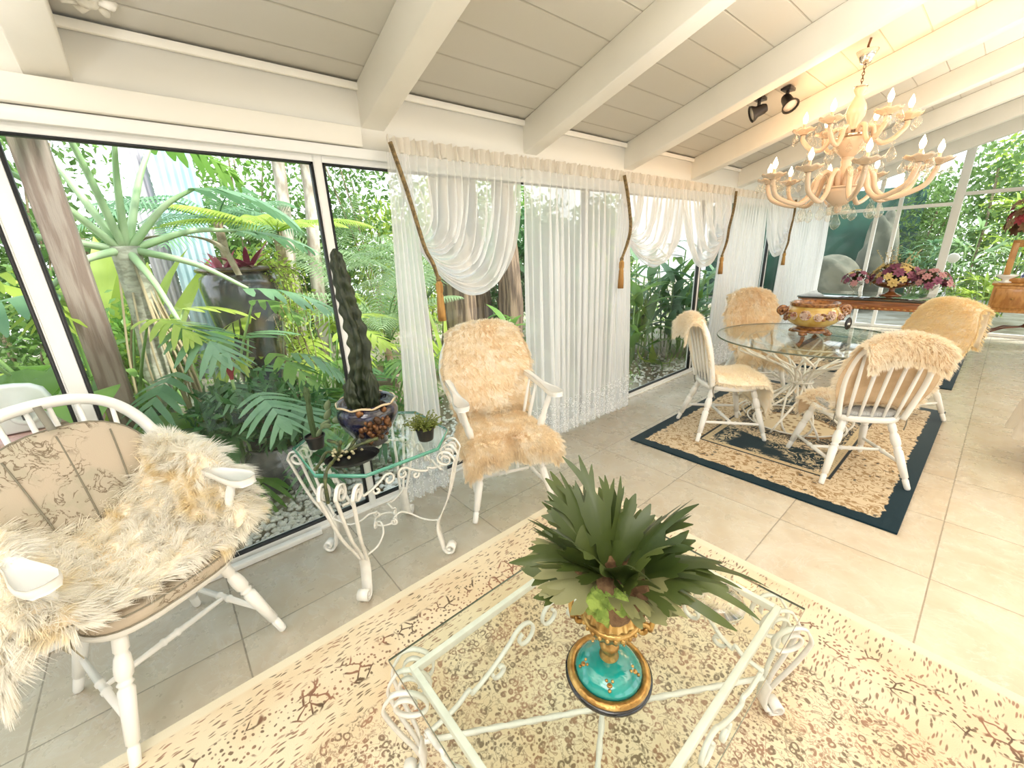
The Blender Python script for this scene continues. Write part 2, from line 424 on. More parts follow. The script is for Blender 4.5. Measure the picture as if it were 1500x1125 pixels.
# garden ground
gm = M('garden_soil', (.30, .25, .17), .9, col2=(.55, .52, .42), vs=1.6, lo=.4, hi=.62, bump=.5, bs=25)
struct(MB().box((-16, -9, -.2), (XW-.1, 20, -.06)).build('ground', gm, smooth=False))
struct(MB().box((XW-.1, YF+.06, -.2), (12, 24, -.06)).build('ground', M('garden_gravel', (.52, .50, .44), .9, col2=(.36, .33, .26), vs=3, bump=.4, bs=30), smooth=False))
struct(MB().box((-4.4, -6, -.062), (XW-.1, -.25, -.015)).build('patio', M('grey_paving', (.52, .52, .53), .7, col2=(.44, .43, .43), vs=5, stretch=(1, 8, 1), bump=.2, bs=30), smooth=False))
# ---------------------------------------------------------------- rugs
def rugM_cream():
    m, nt, out = nodes('cream_rug_pile'); g = NT(nt); co = g.obj(); s = g.sep(co)
    # object space: centre of the rug at 0, half size HX, HY
    HX, HY = 1.22, 1.60
    dx = g.math('SUBTRACT', HX, g.math('ABSOLUTE', s[0])); dy = g.math('SUBTRACT', HY, g.math('ABSOLUTE', s[1])); d = g.math('MINIMUM', dx, dy)
    wob = g.n('ShaderNodeVectorMath', operation='MULTIPLY_ADD')
    nz = g.n('ShaderNodeTexNoise'); g.set(nz.inputs['Vector'], co); nz.inputs['Scale'].default_value = 14; nz.inputs['Detail'].default_value = 2
    g.set(wob.inputs[0], nz.outputs['Color']); wob.inputs[1].default_value = (.03, .03, .03); g.set(wob.inputs[2], co); v = wob.outputs[0]
    # small ring and dot motifs
    v1 = g.voro(v, 36, rand=.75); ring = g.math('SUBTRACT', 1, g.ramp(g.math('ABSOLUTE', g.math('SUBTRACT', v1, .36)), .06, .14))
    dot = g.math('SUBTRACT', 1, g.ramp(g.voro(v, 58, rand=.9), .22, .36))
    patch = g.ramp(g.noise(co, 7, 2), .34, .52); brk = g.ramp(g.noise(co, 45, 2), .36, .50)
    edge = g.math('SUBTRACT', 1, g.ramp(g.math('ABSOLUTE', g.math('SUBTRACT', g.noise(co, 26, 3, .5, 1.5), .5)), .012, .035))
    pat = g.math('MULTIPLY', g.math('MAXIMUM', g.math('MULTIPLY', ring, brk), g.math('MULTIPLY', dot, patch)), .85)
    pat = g.math('MAXIMUM', pat, g.math('MULTIPLY', edge, .55))
    # border: rows of dashes along the edge, then an arabesque band
    al = g.n('ShaderNodeMapping'); g.set(al.inputs[0], v); al.inputs[3].default_value = (105, 24, 1)
    st = g.voro(al.outputs[0], 1.0, rand=.8); dash = g.math('SUBTRACT', 1, g.ramp(st, .24, .42))
    ar = g.voro(v, 22, 'DISTANCE_TO_EDGE'); arab = g.math('MULTIPLY', g.math('SUBTRACT', 1, g.ramp(ar, .03, .09)), g.ramp(g.noise(co, 12, 1), .48, .55))
    band = g.math('MULTIPLY', g.ramp(d, .16, .18), g.math('SUBTRACT', 1, g.ramp(d, .29, .31)))
    inb = g.math('SUBTRACT', 1, g.ramp(d, .40, .42)); plain = g.math('SUBTRACT', 1, g.ramp(d, .035, .05))
    bp = g.math('ADD', g.math('MULTIPLY', dash, g.math('MULTIPLY', g.math('SUBTRACT', 1, band), .85)), g.math('MULTIPLY', g.math('MAXIMUM', arab, g.math('MULTIPLY', dot, .9)), band))
    pat = g.math('ADD', g.math('MULTIPLY', pat, g.math('SUBTRACT', 1, inb)), g.math('MULTIPLY', bp, inb), clamp=True)
    pat = g.math('MULTIPLY', pat, g.math('SUBTRACT', 1, plain))
    base = g.mix(g.ramp(g.noise(co, 3, 3), .4, .65), (.78, .68, .50), (.72, .58, .39))
    ink = g.mix(g.ramp(g.noise(co, 9, 2), .4, .6), (.09, .05, .025), (.28, .12, .07))
    c = g.mix(g.math('MULTIPLY', pat, .95), base, ink); c = g.mix(g.math('MULTIPLY', plain, .6), c, (.80, .76, .62))
    b = g.bsdf(c, .9, normal=g.bump(g.noise(co, 260, 2), .35, .004), spec=.2, sheen=.2); nt.links.new(b.outputs[0], out.inputs[0]); return m
r = MB().box((-1.22, -1.60, 0), (1.22, 1.60, .011)).build('rug', rugM_cream(), loc=(-.31, .31, 0), smooth=False, bevel=.004)
tag(r, 'large cream rug speckled with brown motifs under the low glass table', 'rug')

def rugM_teal(HX, HY, name):
    m, nt, out = nodes(name); g = NT(nt); co = g.obj(); s = g.sep(co)
    ax = g.math('ABSOLUTE', s[0]); ay = g.math('ABSOLUTE', s[1])
    wv = g.math('MULTIPLY', g.math('SUBTRACT', g.noise(co, 22, 2), .5), .05)
    d0 = g.math('MINIMUM', g.math('SUBTRACT', HX, ax), g.math('SUBTRACT', HY, ay)); d = g.math('ADD', d0, wv)
    teal, cream, dk, tan = (.002, .020, .031), (.62, .50, .34), (.012, .018, .024), (.30, .18, .075)
    # florals in two scales
    fl = g.voro(co, 11, rand=.9); ring = g.math('SUBTRACT', 1, g.ramp(g.math('ABSOLUTE', g.math('SUBTRACT', fl, .33)), .04, .10))
    curl = g.math('SUBTRACT', 1, g.ramp(g.math('ABSOLUTE', g.math('SUBTRACT', g.noise(co, 13, 2, .5, 2.0), .5)), .018, .05))
    f2 = g.math('SUBTRACT', 1, g.ramp(g.voro(co, 21), .24, .44))
    flor = g.math('MAXIMUM', curl, g.math('MULTIPLY', f2, g.ramp(g.noise(co, 6, 1), .45, .55)))
    border = g.mix(g.math('MULTIPLY', flor, .9), cream, tan); border = g.mix(g.math('MULTIPLY', g.math('MULTIPLY', ring, f2), .8), border, dk)
    # inner guard stripe, then the field
    field = g.mix(g.math('MULTIPLY', g.math('MAXIMUM', curl, g.math('MULTIPLY', ring, .8)), g.ramp(g.noise(co, 4, 1), .42, .52)), teal, (.60, .50, .33))
    guard = g.mix(g.math('SUBTRACT', 1, g.ramp(g.voro(co, 30, rand=0.1), .2, .4)), (.55, .44, .27), dk)
    # corner spandrels of cream in the field; medallion
    e = g.math('ADD', g.math('POWER', g.math('DIVIDE', ax, HX*.74), 2), g.math('POWER', g.math('DIVIDE', ay, HY*.80), 2)); e = g.math('ADD', e, g.math('MULTIPLY', wv, 4))
    field = g.mix(g.ramp(e, .86, .90), field, g.mix(flor, cream, dk))
    q = g.math('SQRT', g.math('ADD', g.math('POWER', g.math('DIVIDE', ax, .43), 2), g.math('POWER', g.math('DIVIDE', ay, .36), 2))); qw = g.math('ADD', q, g.math('MULTIPLY', wv, 2))
    med = g.mix(g.math('MULTIPLY', flor, .9), cream, dk)
    field = g.mix(g.math('SUBTRACT', 1, g.ramp(qw, 1.28, 1.34)), field, med)
    field = g.mix(g.math('SUBTRACT', 1, g.ramp(qw, .96, 1.0)), field, g.mix(curl, dk, (.55, .44, .28)))
    field = g.mix(g.math('SUBTRACT', 1, g.ramp(q, .66, .69)), field, g.mix(g.math('MULTIPLY', f2, .9), (.74, .62, .43), tan))
    field = g.mix(g.math('SUBTRACT', 1, g.ramp(g.math('ABSOLUTE', g.math('SUBTRACT', q, .69)), .02, .04)), field, tan)
    c = g.mix(g.ramp(d0, .435, .44), guard, field); c = g.mix(g.math('SUBTRACT', 1, g.ramp(d0, .385, .39)), c, border)
    c = g.mix(g.math('SUBTRACT', 1, g.ramp(g.math('ABSOLUTE', g.math('SUBTRACT', d0, .387)), .006, .012)), c, dk)
    c = g.mix(g.math('SUBTRACT', 1, g.ramp(d, .085, .092)), c, teal)
    b = g.bsdf(c, .9, normal=g.bump(g.noise(co, 220, 2), .35, .004), spec=.2, sheen=.15); nt.links.new(b.outputs[0], out.inputs[0]); return m
r = MB().box((-.815, -1.19, 0), (.815, 1.19, .012)).build('rug', rugM_teal(.815, 1.19, 'teal_rug_pile'), loc=(-.895, 3.87, 0), smooth=False, bevel=.004)
tag(r, 'teal bordered floral rug with an oval medallion under the round glass dining table', 'rug')
r = MB().box((-.85, -1.16, 0), (.85, 1.16, .012)).build('rug', rugM_teal(.85, 1.16, 'far_teal_rug_pile'), loc=(-.95, 7.03, 0), smooth=False, bevel=.004)
tag(r, 'teal bordered rug at the far end under the wooden flower table', 'rug')

# ---------------------------------------------------------------- windsor chairs
def turned(p0, p1, prof, n=10):
    """lathe along p0->p1: prof (t, r)"""
    p0 = np.array(p0, float); p1 = np.array(p1, float); L = np.linalg.norm(p1-p0)
    return MB().lathe([(r, t*L) for t, r in prof], n, p0, axis=p1-p0)
LEG = [(0, .013), (.02, .016), (.14, .0165), (.15, .0135), (.165, .0135), (.175, .019), (.40, .022), (.55, .0235), (.57, .018), (.585, .018), (.60, .023), (.615, .018), (.63, .018), (.65, .024), (.72, .0255), (.79, .022), (.81, .017), (.825, .017), (.84, .0215), (.92, .021), (1, .016)]
STR = [(0, .008), (.08, .010), (.42, .0125), (.43, .016), (.45, .016), (.46, .0125), (.54, .0125), (.55, .016), (.57, .016), (.58, .0125), (.92, .010), (1, .008)]
SPN = [(0, .008), (.3, .0105), (.5, .0112), (1, .0075)]
def windsor(name, label, arms, fw, rw, fd, rd, seat_z, group, loc, rz):
    """fw/rw half foot widths front/rear, fd/rd foot offsets, +x is forward"""
    t = thing(name, label, 'chair', loc, rz, group)
    SW, SB, SF, SR = (.235, .205, .235, -.225) if arms else (.22, .185, .22, -.20)
    # seat: dished slab with rounded D outline
    out = []
    for k in range(40):
        a = 2*PI*k/40; c, s = math.cos(a), math.sin(a)
        ex = math.copysign(abs(c)**.62, c); ey = math.copysign(abs(s)**.62, s)
        x = ex*(SF if c > 0 else -SR); w = SW if c > 0 else SB+(SW-SB)*(1-min(1, abs(ex)))
        out.append((x, ey*w))
    sm = MB(); rings = [(.90, seat_z-.042), (.985, seat_z-.034), (1, seat_z-.016), (.985, seat_z-.002), (.93, seat_z), (.6, seat_z-.008), (.0, seat_z-.012)]
    V = []; 
    for k, z in rings: V += [(x*k, y*k, z) for x, y in out]
    F = [tuple(range(39, -1, -1))]
    for i in range(len(rings)-1):
        for k in range(40): l = (k+1) % 40; F.append((i*40+k, i*40+l, (i+1)*40+l, (i+1)*40+k))
    sm.add(V, F); sm.build('seat', chair_white, t)
    zt = seat_z-.03
    tops = {}; feet = {}
    for nm, x, y, fx, fy in (('fl', .15, .155, fd, fw), ('fr', .15, -.155, fd, -fw), ('rl', -.14, .125, rd, rw), ('rr', -.14, -.125, rd, -rw)):
        p0 = (fx, fy, 0); p1 = (x, y, zt); feet[nm] = np.array(p0, float); tops[nm] = np.array(p1, float)
        turned(p0, p1, LEG, 12).build('leg', chair_white, t)
    at = lambda k, f: feet[k]*(1-f)+tops[k]*f
    fs = .37
    for sd in 'lr': turned(at('r'+sd, fs), at('f'+sd, fs-.06), STR).build('stretcher', chair_white, t)
    ml = (at('rl', fs)+at('fl', fs-.06))/2; mr = (at('rr', fs)+at('fr', fs-.06))/2
    turned(mr, ml, STR).build('stretcher', chair_white, t)
    # bow back
    if arms: bw = [(-.185, .185, seat_z-.01), (-.225, .245, seat_z+.16), (-.262, .282, seat_z+.30), (-.298, .262, seat_z+.44), (-.325, .19, seat_z+.55), (-.337, .08, seat_z+.60)]; r = .0205; el = (1, 1.35)
    else: bw = [(-.165, .172, seat_z-.01), (-.19, .195, seat_z+.13), (-.22, .205, seat_z+.27), (-.25, .183, seat_z+.40), (-.272, .12, seat_z+.48), (-.28, .05, seat_z+.51)]; r = .0155; el = (1, 1.3)
    pts = [np.array(p) for p in bw]+[np.array((p[0], -p[1], p[2])) for p in bw[::-1]]
    path = spline(pts, 6); MB().tube(path, r, 10, ell=(el[1], el[0]), ref=(1, 0, .25)).build('bow', chair_white, t)
    ns = 6 if arms else 5
    for i in range(ns):
        f = (i-(ns-1)/2)/(ns-1)*2; yb = f*(.13 if arms else .125); yt = f*(.185 if arms else .155)
        # where the bow passes this lateral position
        up = path[len(path)//5: -len(path)//5]; j = int(np.argmin(np.abs(up[:, 1]-yt))); e = up[j]
        turned((-.19 if arms else -.17, yb, seat_z-.012), e, SPN, 8).build('spindle', chair_white, t)
    if arms:
        za = seat_z+.275
        for sgn in (1, -1):
            o = [(-.262, .018), (-.12, .022), (.02, .022), (.10, .030), (.17, .044), (.225, .047), (.262, .034), (.272, .0), (.262, -.034), (.225, -.046), (.17, -.040), (.10, -.026), (.02, -.02), (-.12, -.02), (-.262, -.018)]
            am = MB(); n = len(o); V = []
            for kk, z in ((.82, -.016), (1, -.010), (1, .006), (.86, .014)):
                V += [(x if abs(x) < .2 else x, sgn*(.262+.012*max(0, x+.1)*3+y*kk), za+z+.012*(x < -.1)) for x, y in o]
            F = [tuple(range(n-1, -1, -1)) if sgn > 0 else tuple(range(n))]+[tuple(range(3*n, 4*n)) if sgn > 0 else tuple(range(4*n-1, 3*n-1, -1))]
            for i in range(3):
                for k in range(n):
                    l = (k+1) % n; q = (i*n+k, i*n+l, (i+1)*n+l, (i+1)*n+k); F.append(q if sgn < 0 else q[::-1])
            am.add(V, F); am.build('armrest', chair_white, t, subd=1)
            turned((.12, sgn*.20, seat_z-.02), (.165, sgn*.272, za-.012), [(0, .011), (.1, .014), (.3, .022), (.42, .024), (.5, .015), (.54, .019), (.58, .015), (.8, .017), (1, .012)], 10).build('arm_post', chair_white, t)
            for xx, xt in ((-.04, -.03), (-.13, -.14)):
                turned((xx, sgn*.20, seat_z-.02), (xt, sgn*.262, za-.012), SPN, 8).build('arm_spindle', chair_white, t)
    return t
A1 = (( -1.80, -.245, 0), math.radians(26)); A2 = ((-1.85, 1.45, 0), math.radians(-21))
windsor('armchair', 'white bow back wooden armchair in the left foreground with floral cushions', True, .265, .21, .247, -.247, .445, None, *A1)
windsor('armchair', 'white wooden armchair before the window curtains, right of the plant table', True, .255, .19, .247, -.245, .445, None, *A2)
DC = [((-1.30, 3.35, 0), 46, 'white spindle dining chair seen from its side, nearest the window, at the round table'),
      ((-.454, 3.31, 0), 127, 'white spindle dining chair with its bare spindle back turned to the viewer'),
      ((-1.56, 4.72, 0), -50, 'white dining chair beyond the round glass table, next to the far curtains'),
      ((-.42, 4.74, 0), -133, 'white dining chair hidden under fleece on the far right of the round table')]
for loc, a, lb in DC:
    windsor('dining_chair', lb, False, .235, .235, .255, -.26, .44, 'dining chairs around the glass table', (loc[0], loc[1], .012), math.radians(a))

# ---------------------------------------------------------------- cushions
def floralM():
    m, nt, out = nodes('floral_linen'); g = NT(nt); co = g.obj()
    n = g.noise(co, 14, 4, .55, 1.6); ln = g.math('SUBTRACT', 1, g.ramp(g.math('ABSOLUTE', g.math('SUBTRACT', n, .5)), .008, .028))
    msk = g.ramp(g.noise(co, 6, 2), .38, .48); blob = g.math('MULTIPLY', g.ramp(g.noise(co, 17, 3), .50, .60), msk)
    c = g.mix(g.ramp(g.noise(co, 3, 2), .4, .6), (.52, .44, .345), (.46, .41, .325)); c = g.mix(g.math('MULTIPLY', blob, .5), c, (.40, .37, .28)); c = g.mix(g.math('MULTIPLY', g.math('MULTIPLY', ln, msk), .85), c, (.16, .12, .08))
    b = g.bsdf(c, .85, normal=g.bump(g.noise(co, 300, 1), .2, .002), spec=.2); nt.links.new(b.outputs[0], out.inputs[0]); return m
linen = floralM(); seamM = M('cushion_piping', (.22, .20, .15), .8); ribbonM = M('grey_ribbon', (.22, .21, .17), .7)
def puff_panel(out, thick, name, mat, parent, loc, mtx):
    """pillow from an outline (list of 2-D points) - rounded towards the rim"""
    n = len(out); c = np.mean(out, 0); V = []; F = []
    ks = [0, .35, .65, .86, .96, 1.0]; hs = [1, .95, .82, .55, .28, 0]
    lay = [(k, h) for k, h in zip(ks[1:], hs[1:])]
    for sgn in (1, -1):
        for k, h in (lay if sgn > 0 else lay[:-1]):
            for p in out: q = c+(np.array(p)-c)*k; V.append((q[0], q[1], sgn*h*thick/2))
    V = np.array(V+[(c[0], c[1], thick/2), (c[0], c[1], -thick/2)]); T, B = len(V)-2, len(V)-1
    R = 5
    for i in range(R-1):
        for k in range(n): l = (k+1) % n; F.append((i*n+k, (i+1)*n+k, (i+1)*n+l, i*n+l))
    for k in range(n): l = (k+1) % n; F.append((T, k, l))
    off = R*n
    for i in range(R-2):
        for k in range(n): l = (k+1) % n; F.append((off+i*n+k, off+i*n+l, off+(i+1)*n+l, off+(i+1)*n+k))
    for k in range(n): l = (k+1) % n; F.append((off+(R-2)*n+k, off+(R-2)*n+l, (R-1)*n+l, (R-1)*n+k)); F.append((B, off+l, off+k))
    return MB().add(V@np.array(mtx).T+np.array(loc), F)
# back cushion of the near armchair: round-topped pad leaning on the bow
def chair_empty(A, name, label, cat): return thing(name, label, cat, A[0], A[1])
bc = chair_empty(A1, 'back_cushion', 'round topped floral linen cushion leaning inside the left armchair back', 'cushion')
o2 = [(.245*math.copysign(abs(math.cos(a))**.8, math.cos(a)), .30+.21*math.sin(a)) for a in np.linspace(0, PI, 19)]+[(-.235, .14), (-.19, .02), (-.08, 0), (.08, 0), (.19, .02), (.235, .14)]
lean = nrm((-.27, 0, 1)); fwd = nrm(np.cross((0, 1, 0), lean))
mt = np.stack([(0, 1, 0), lean, np.cross((0, 1, 0), lean)], 1)
base = np.array((-.165, 0, .475))
puff_panel(np.array(o2), .06, 'c', linen, bc, base, mt).build('pad', linen, bc)
for yy in (-.10, .0, .10):
    pts = [base+mt@np.array((yy*(1+.4*t), .05+.43*t*(1 if yy == 0 else .93), .031*math.sin(PI*min(1, max(.12, t*.8+.1)))**.4)) for t in np.linspace(0, 1, 12)]
    MB().tube(pts, .0028, 6).build('seam', seamM, bc)
rim = [base+mt@np.array((p[0]*1.0, p[1], 0)) for p in o2]
MB().tube(rim, .0035, 6, closed=True).build('piping', seamM, bc)
def ribbon(P, w, ref, mat, parent, name='tie'):
    P = spline(P, 5); return MB().tube(P, w/2, 4, ell=(1, .08), ref=ref).build(name, mat, parent)
ribbon([base+np.array(q) for q in ((-.08, -.01, .50), (-.13, -.005, .55), (-.158, -.004, .585), (-.20, -.004, .58))], .022, (0, 1, 0), ribbonM, bc)
ribbon([(-.19, -.27, .72), (-.17, -.31, .71), (-.18, -.33, .66), (-.17, -.335, .58)], .022, (1, 0, 0), ribbonM, bc)
# seat cushion
sc_ = chair_empty(A1, 'seat_cushion', 'floral linen seat cushion tied on the left armchair under the fleece', 'cushion')
so = []
for k in range(36):
    a = 2*PI*k/36; c, s = math.cos(a), math.sin(a)
    so.append((.025+.235*math.copysign(abs(c)**.6, c), .235*math.copysign(abs(s)**.6, s)))
cm = MB(); V = []; F = []
for k, z in ((.93, .447), (.985, .450), (1.0, .462), (1.0, .482), (.985, .494), (.93, .498), (.5, .50), (0.0, .501)):
    V += [(x*k, y*k, z) for x, y in so]
for i in range(7):
    for k in range(36): l = (k+1) % 36; F.append((i*36+k, i*36+l, (i+1)*36+l, (i+1)*36+k))
F.append(tuple(range(35, -1, -1))); cm.add(V, F).build('pad', linen, sc_)
for z in (.452, .494): MB().tube([(x*.992, y*.992, z) for x, y in so], .003, 6, closed=True).build('piping', seamM, sc_)
for P in ([(.10, -.245, .455), (.13, -.262, .445), (.10, -.262, .415), (.09, -.255, .39)], [(.10, -.245, .455), (.07, -.262, .45), (.045, -.262, .425)], [(.10, -.246, .455), (.15, -.255, .435), (.175, -.25, .405)]): ribbon(P, .018, (1, 0, .3), M('linen_ribbon', (.42, .38, .28), .8), sc_)
for ya in (-.12, .12):
    pass
# two thin pads showing on other chairs
def thin_pad(loc, rz, label):
    t = thing('seat_cushion', label, 'cushion', loc, rz); V = []; F = []
    for k, z in ((.93, .437), (1.0, .445), (1.0, .462), (.93, .472), (0.0, .475)): V += [(x*k*.84, y*k*.84, z) for x, y in so]
    for i in range(4):
        for k in range(36): l = (k+1) % 36; F.append((i*36+k, i*36+l, (i+1)*36+l, (i+1)*36+k))
    F.append(tuple(range(35, -1, -1))); MB().add(V, F).build('pad', M('grey_check_linen', (.50, .50, .49), .85, col2=(.36, .37, .38), vs=60, stretch=(1, 5, 1)), t)
    for sy in (-1, 1): ribbon([(-.13, sy*.165, .455), (-.16, sy*.19, .44), (-.165, sy*.195, .40), (-.15, sy*.20, .35)], .010, (1, 0, 0), ribbonM, t)
thin_pad((DC[0][0][0], DC[0][0][1], .012), math.radians(46), 'thin grey seat pad tied under the fleece of the dining chair nearest the window')
thin_pad((DC[1][0][0], DC[1][0][1], .012), math.radians(127), 'thin grey seat pad on the dining chair with its back to the viewer')
# ---------------------------------------------------------------- sheepskins
def woolM(name, c1, c2, c3, patch=3.5):
    m, nt, out = nodes(name); g = NT(nt); co = g.obj()
    c = g.mix(g.ramp(g.noise(co, patch, 2), .40, .62), c1, c2); c = g.mix(g.math('MULTIPLY', g.ramp(g.noise(co, patch*2.3, 2), .52, .66), .7), c, c3)
    geo = g.n('ShaderNodeNewGeometry'); c = g.mix(g.math('MULTIPLY', geo.outputs['Random Per Island'], .15), c, c3)
    b = g.n('ShaderNodeBsdfDiffuse'); g.set(b.inputs[0], c); t = g.n('ShaderNodeBsdfTranslucent'); g.set(t.inputs[0], c)
    mx = g.n('ShaderNodeMixShader'); mx.inputs[0].default_value = .5
    nt.links.new(b.outputs[0], mx.inputs[1]); nt.links.new(t.outputs[0], mx.inputs[2]); nt.links.new(mx.outputs[0], out.inputs[0]); return m
suede = M('tan_sheepskin_hide', (.66, .50, .33), .85, col2=(.55, .40, .25), vs=9, bump=.15, bs=50)
hide_cream = M('cream_sheepskin_hide', (.93, .86, .74), .85, col2=(.90, .78, .60), vs=9)
def resample(P, nu, nv):
    """bicubic-ish resample of a control grid (a,b,3) by splines"""
    P = np.asarray(P, float)
    A = np.array([spline(row, 12) for row in P]); idx = np.linspace(0, A.shape[1]-1, nv).round().astype(int); A = A[:, idx]
    B = np.array([spline(A[:, j], 12) for j in range(nv)]); idx = np.linspace(0, B.shape[1]-1, nu).round().astype(int); return B[:, idx].transpose(1, 0, 2)
def fur(P, n, L, W, lay=(0, 0, -.5), flip=1, seed=1, both=False, curl=.35, clump=(14, 18), edge_boost=1.0, outline=True, lump=.012):
    """strands on the sheet P (nu,nv,3): returns arrays of a quad mesh"""
    g = np.random.default_rng(seed); nu, nv = P.shape[:2]
    du = np.gradient(P, axis=0); dv = np.gradient(P, axis=1); N = np.cross(du, dv); N /= np.linalg.norm(N, axis=2)[..., None]+1e-9; N *= flip
    u = g.uniform(0, nu-1.001, n); v = g.uniform(0, nv-1.001, n)
    k = int(n*.16)                                           # extra strands along the rim
    u[:k//2] = g.choice([0, nu-1.002], k//2)+0; v[k//2:k] = g.choice([0, nv-1.002], k-k//2)
    i = u.astype(int); j = v.astype(int); fu = (u-i)[:, None]; fv = (v-j)[:, None]
    def bl(A): return A[i, j]*(1-fu)*(1-fv)+A[i+1, j]*fu*(1-fv)+A[i, j+1]*(1-fu)*fv+A[i+1, j+1]*fu*fv
    p = bl(P); nn = bl(N); nn /= np.linalg.norm(nn, axis=1)[:, None]+1e-9
    un = u/(nu-1); vn = v/(nv-1)
    # rim strands point outwards
    tu = bl(du); tu /= np.linalg.norm(tu, axis=1)[:, None]+1e-9; tv = bl(dv); tv /= np.linalg.norm(tv, axis=1)[:, None]+1e-9
    ex = np.clip((un-.93)/.07, 0, 1)-np.clip((.07-un)/.07, 0, 1); ey = np.clip((vn-.93)/.07, 0, 1)-np.clip((.07-vn)/.07, 0, 1)
    d = nn+tu*ex[:, None]*1.1*edge_boost+tv*ey[:, None]*1.1*edge_boost
    # clumps share a direction
    ci = (un*clump[0]+.6*np.sin(vn*11)).astype(int)*131+(vn*clump[1]+.6*np.sin(un*13)).astype(int)
    tab = np.random.default_rng(seed+5).normal(0, 1, (8192, 3))*curl; d = d+tab[ci % 8192]+g.normal(0, .16, (n, 3))
    d += np.asarray(lay, float)[None]*.6
    d /= np.linalg.norm(d, axis=1)[:, None]
    ln = L*g.uniform(.7, 1.15, n)[:, None]*(1+.25*np.sin(ci*1.7))[:, None]
    bend = np.asarray(lay, float)[None]*ln*.55+tab[(ci+3) % 8192]*ln*.35
    s = np.cross(d, g.normal(0, 1, (n, 3))); s /= np.linalg.norm(s, axis=1)[:, None]; s *= W/2
    S = []
    for t, w in ((0, 1), (.38, .95), (.72, .75), (1, .12)):
        c = p-nn*.004+d*ln*t+bend*t*t; S += [c-s*w, c+s*w]
    V = np.stack(S, 1).reshape(-1, 3); o = (np.arange(n)*8)[:, None]
    Q = np.concatenate([o+np.array([[0, 1, 3, 2]]), o+np.array([[2, 3, 5, 4]]), o+np.array([[4, 5, 7, 6]])])
    return V, Q, np.repeat(nn*.85+d*.3, 8, axis=0)
def sheepskin(label, loc, rz, ctrl, mat, hide=None, n=9000, L=.05, W=.0035, lay=(0, 0, -.5), flip=1, seed=1, thick=.008, group='sheepskins on the chairs', **k):
    t = thing('sheepskin', label, 'sheepskin', loc, rz, group)
    P = resample(ctrl, 34, 30)
    MB().grid(P).build('hide', hide or hide_cream, t, solid=thick)
    # wool core a little above the hide so that the fleece looks dense
    V, Q, NV = fur(P, n, L, W, lay, flip, seed, **k); NV = NV/np.linalg.norm(NV, axis=1)[:, None]
    o = MB().arr(V, Q).build('fleece', mat, t, smooth=True)
    return t
# colours: white long wool; cream-golden short wool
wool_white = woolM('white_long_wool', (.97, .96, .93), (.96, .94, .88), (.94, .82, .56), 3.2)
wool_cream = woolM('cream_wool', (.92, .82, .65), (.89, .75, .55), (.97, .94, .88), 5)
wool_gold = woolM('golden_wool', (.95, .82, .56), (.95, .85, .63), (.96, .89, .71), 4)
wool_pale = woolM('pale_cream_wool', (.97, .92, .82), (.96, .88, .74), (.97, .94, .88), 4)

# near armchair: long fleece lying sideways over the seat and both arms
def drape_sideways():
    rows = []
    lat = [-.40, -.345, -.27, -.20, -.10, .02, .13, .21, .27, .33]
    #      height along the lateral run at the back, middle and front of the seat
    zb = [.60, .72, .76, .70, .63, .64, .71, .80, .84, .80]
    zm = [.55, .70, .75, .64, .57, .575, .60, .68, .77, .73]
    zf = [.50, .62, .66, .57, .54, .545, .55, .57, .64, .60]
    ze = [.44, .54, .56, .53, .525, .53, .53, .53, .56, .54]
    for x, z in ((-.235, zb), (-.12, [a*.55+b*.45 for a, b in zip(zb, zm)]), (.0, zm), (.12, zf), (.215, ze)):
        rows.append([(x+(.02 if abs(l) > .3 else 0), l, zz) for l, zz in zip(lat, z)])
    rows[-1] = [(x if -.3 < y < .3 else x-.08, y, z) for x, y, z in rows[-1]]
    return rows
sheepskin('long white shaggy sheepskin thrown across the left foreground armchair', A1[0], A1[1], drape_sideways(), wool_white, n=34000, L=.062, W=.0028, lay=(.25, 0, -.45), flip=1, seed=3, curl=.42, clump=(18, 34))
# middle armchair: two skins joined, back and seat
def back_skin(w, zt, xt, seat_z, over=.10, bow=None, low=None):
    """from behind the top of the back, over, and down the front of the back"""
    low = low if low is not None else seat_z+.06
    rows = []
    for s, (x, z, k) in enumerate(((xt-.055, zt-over, .80), (xt-.045, zt-.02, .86), (xt, zt+.012, .84), (xt+.045, zt-.03, .92), (xt+.075, zt-.15, 1.08), (xt+.105, zt-.30, 1.10), (xt+.14, low+.05, .95), (xt+.17, low, .86))):
        rows.append([(x-.035*abs(f)**2, f*w*k, z-.055*abs(f)**2.4*(1 if s < 5 else .3)) for f in np.linspace(-1, 1, 7)])
    return rows
def seat_skin(w, seat_z, xb, xf, drop=.09, notch=True):
    rows = []
    for s, (x, z, k) in enumerate(((xb, seat_z+.05, .78), (xb+.10, seat_z+.035, .92), ((xb+xf)/2+.03, seat_z+.03, 1.0), (xf-.05, seat_z+.035, 1.04), (xf+.015, seat_z+.015, 1.05), (xf+.03, seat_z-drop*.55, 1.05), (xf+.025, seat_z-drop, .98))):
        row = []
        for f in np.linspace(-1, 1, 9):
            zz = z-.05*max(0, abs(f)-.7)/.3+(.03 if notch and s > 4 and abs(f) < .15 else 0); row.append((x-(.03 if notch and s > 3 and abs(f) < .15 else 0), f*w*k, zz))
        rows.append(row)
    return rows
sheepskin('honey cream sheepskin hung over the back of the middle armchair', A2[0], A2[1], [[(x+.035, y*1.0+.012, z) for x, y, z in r] for r in back_skin(.262, 1.062, -.335, .45)], wool_cream, n=32000, L=.030, W=.0021, lay=(.1, 0, -.4), seed=11, curl=.12, clump=(26, 30))
sheepskin('honey cream sheepskin spread over the seat of the middle armchair', A2[0], A2[1], seat_skin(.27, .455, -.17, .24, drop=.10), wool_cream, n=32000, L=.034, W=.0021, lay=(.25, 0, -.4), seed=12, curl=.14, clump=(24, 30))
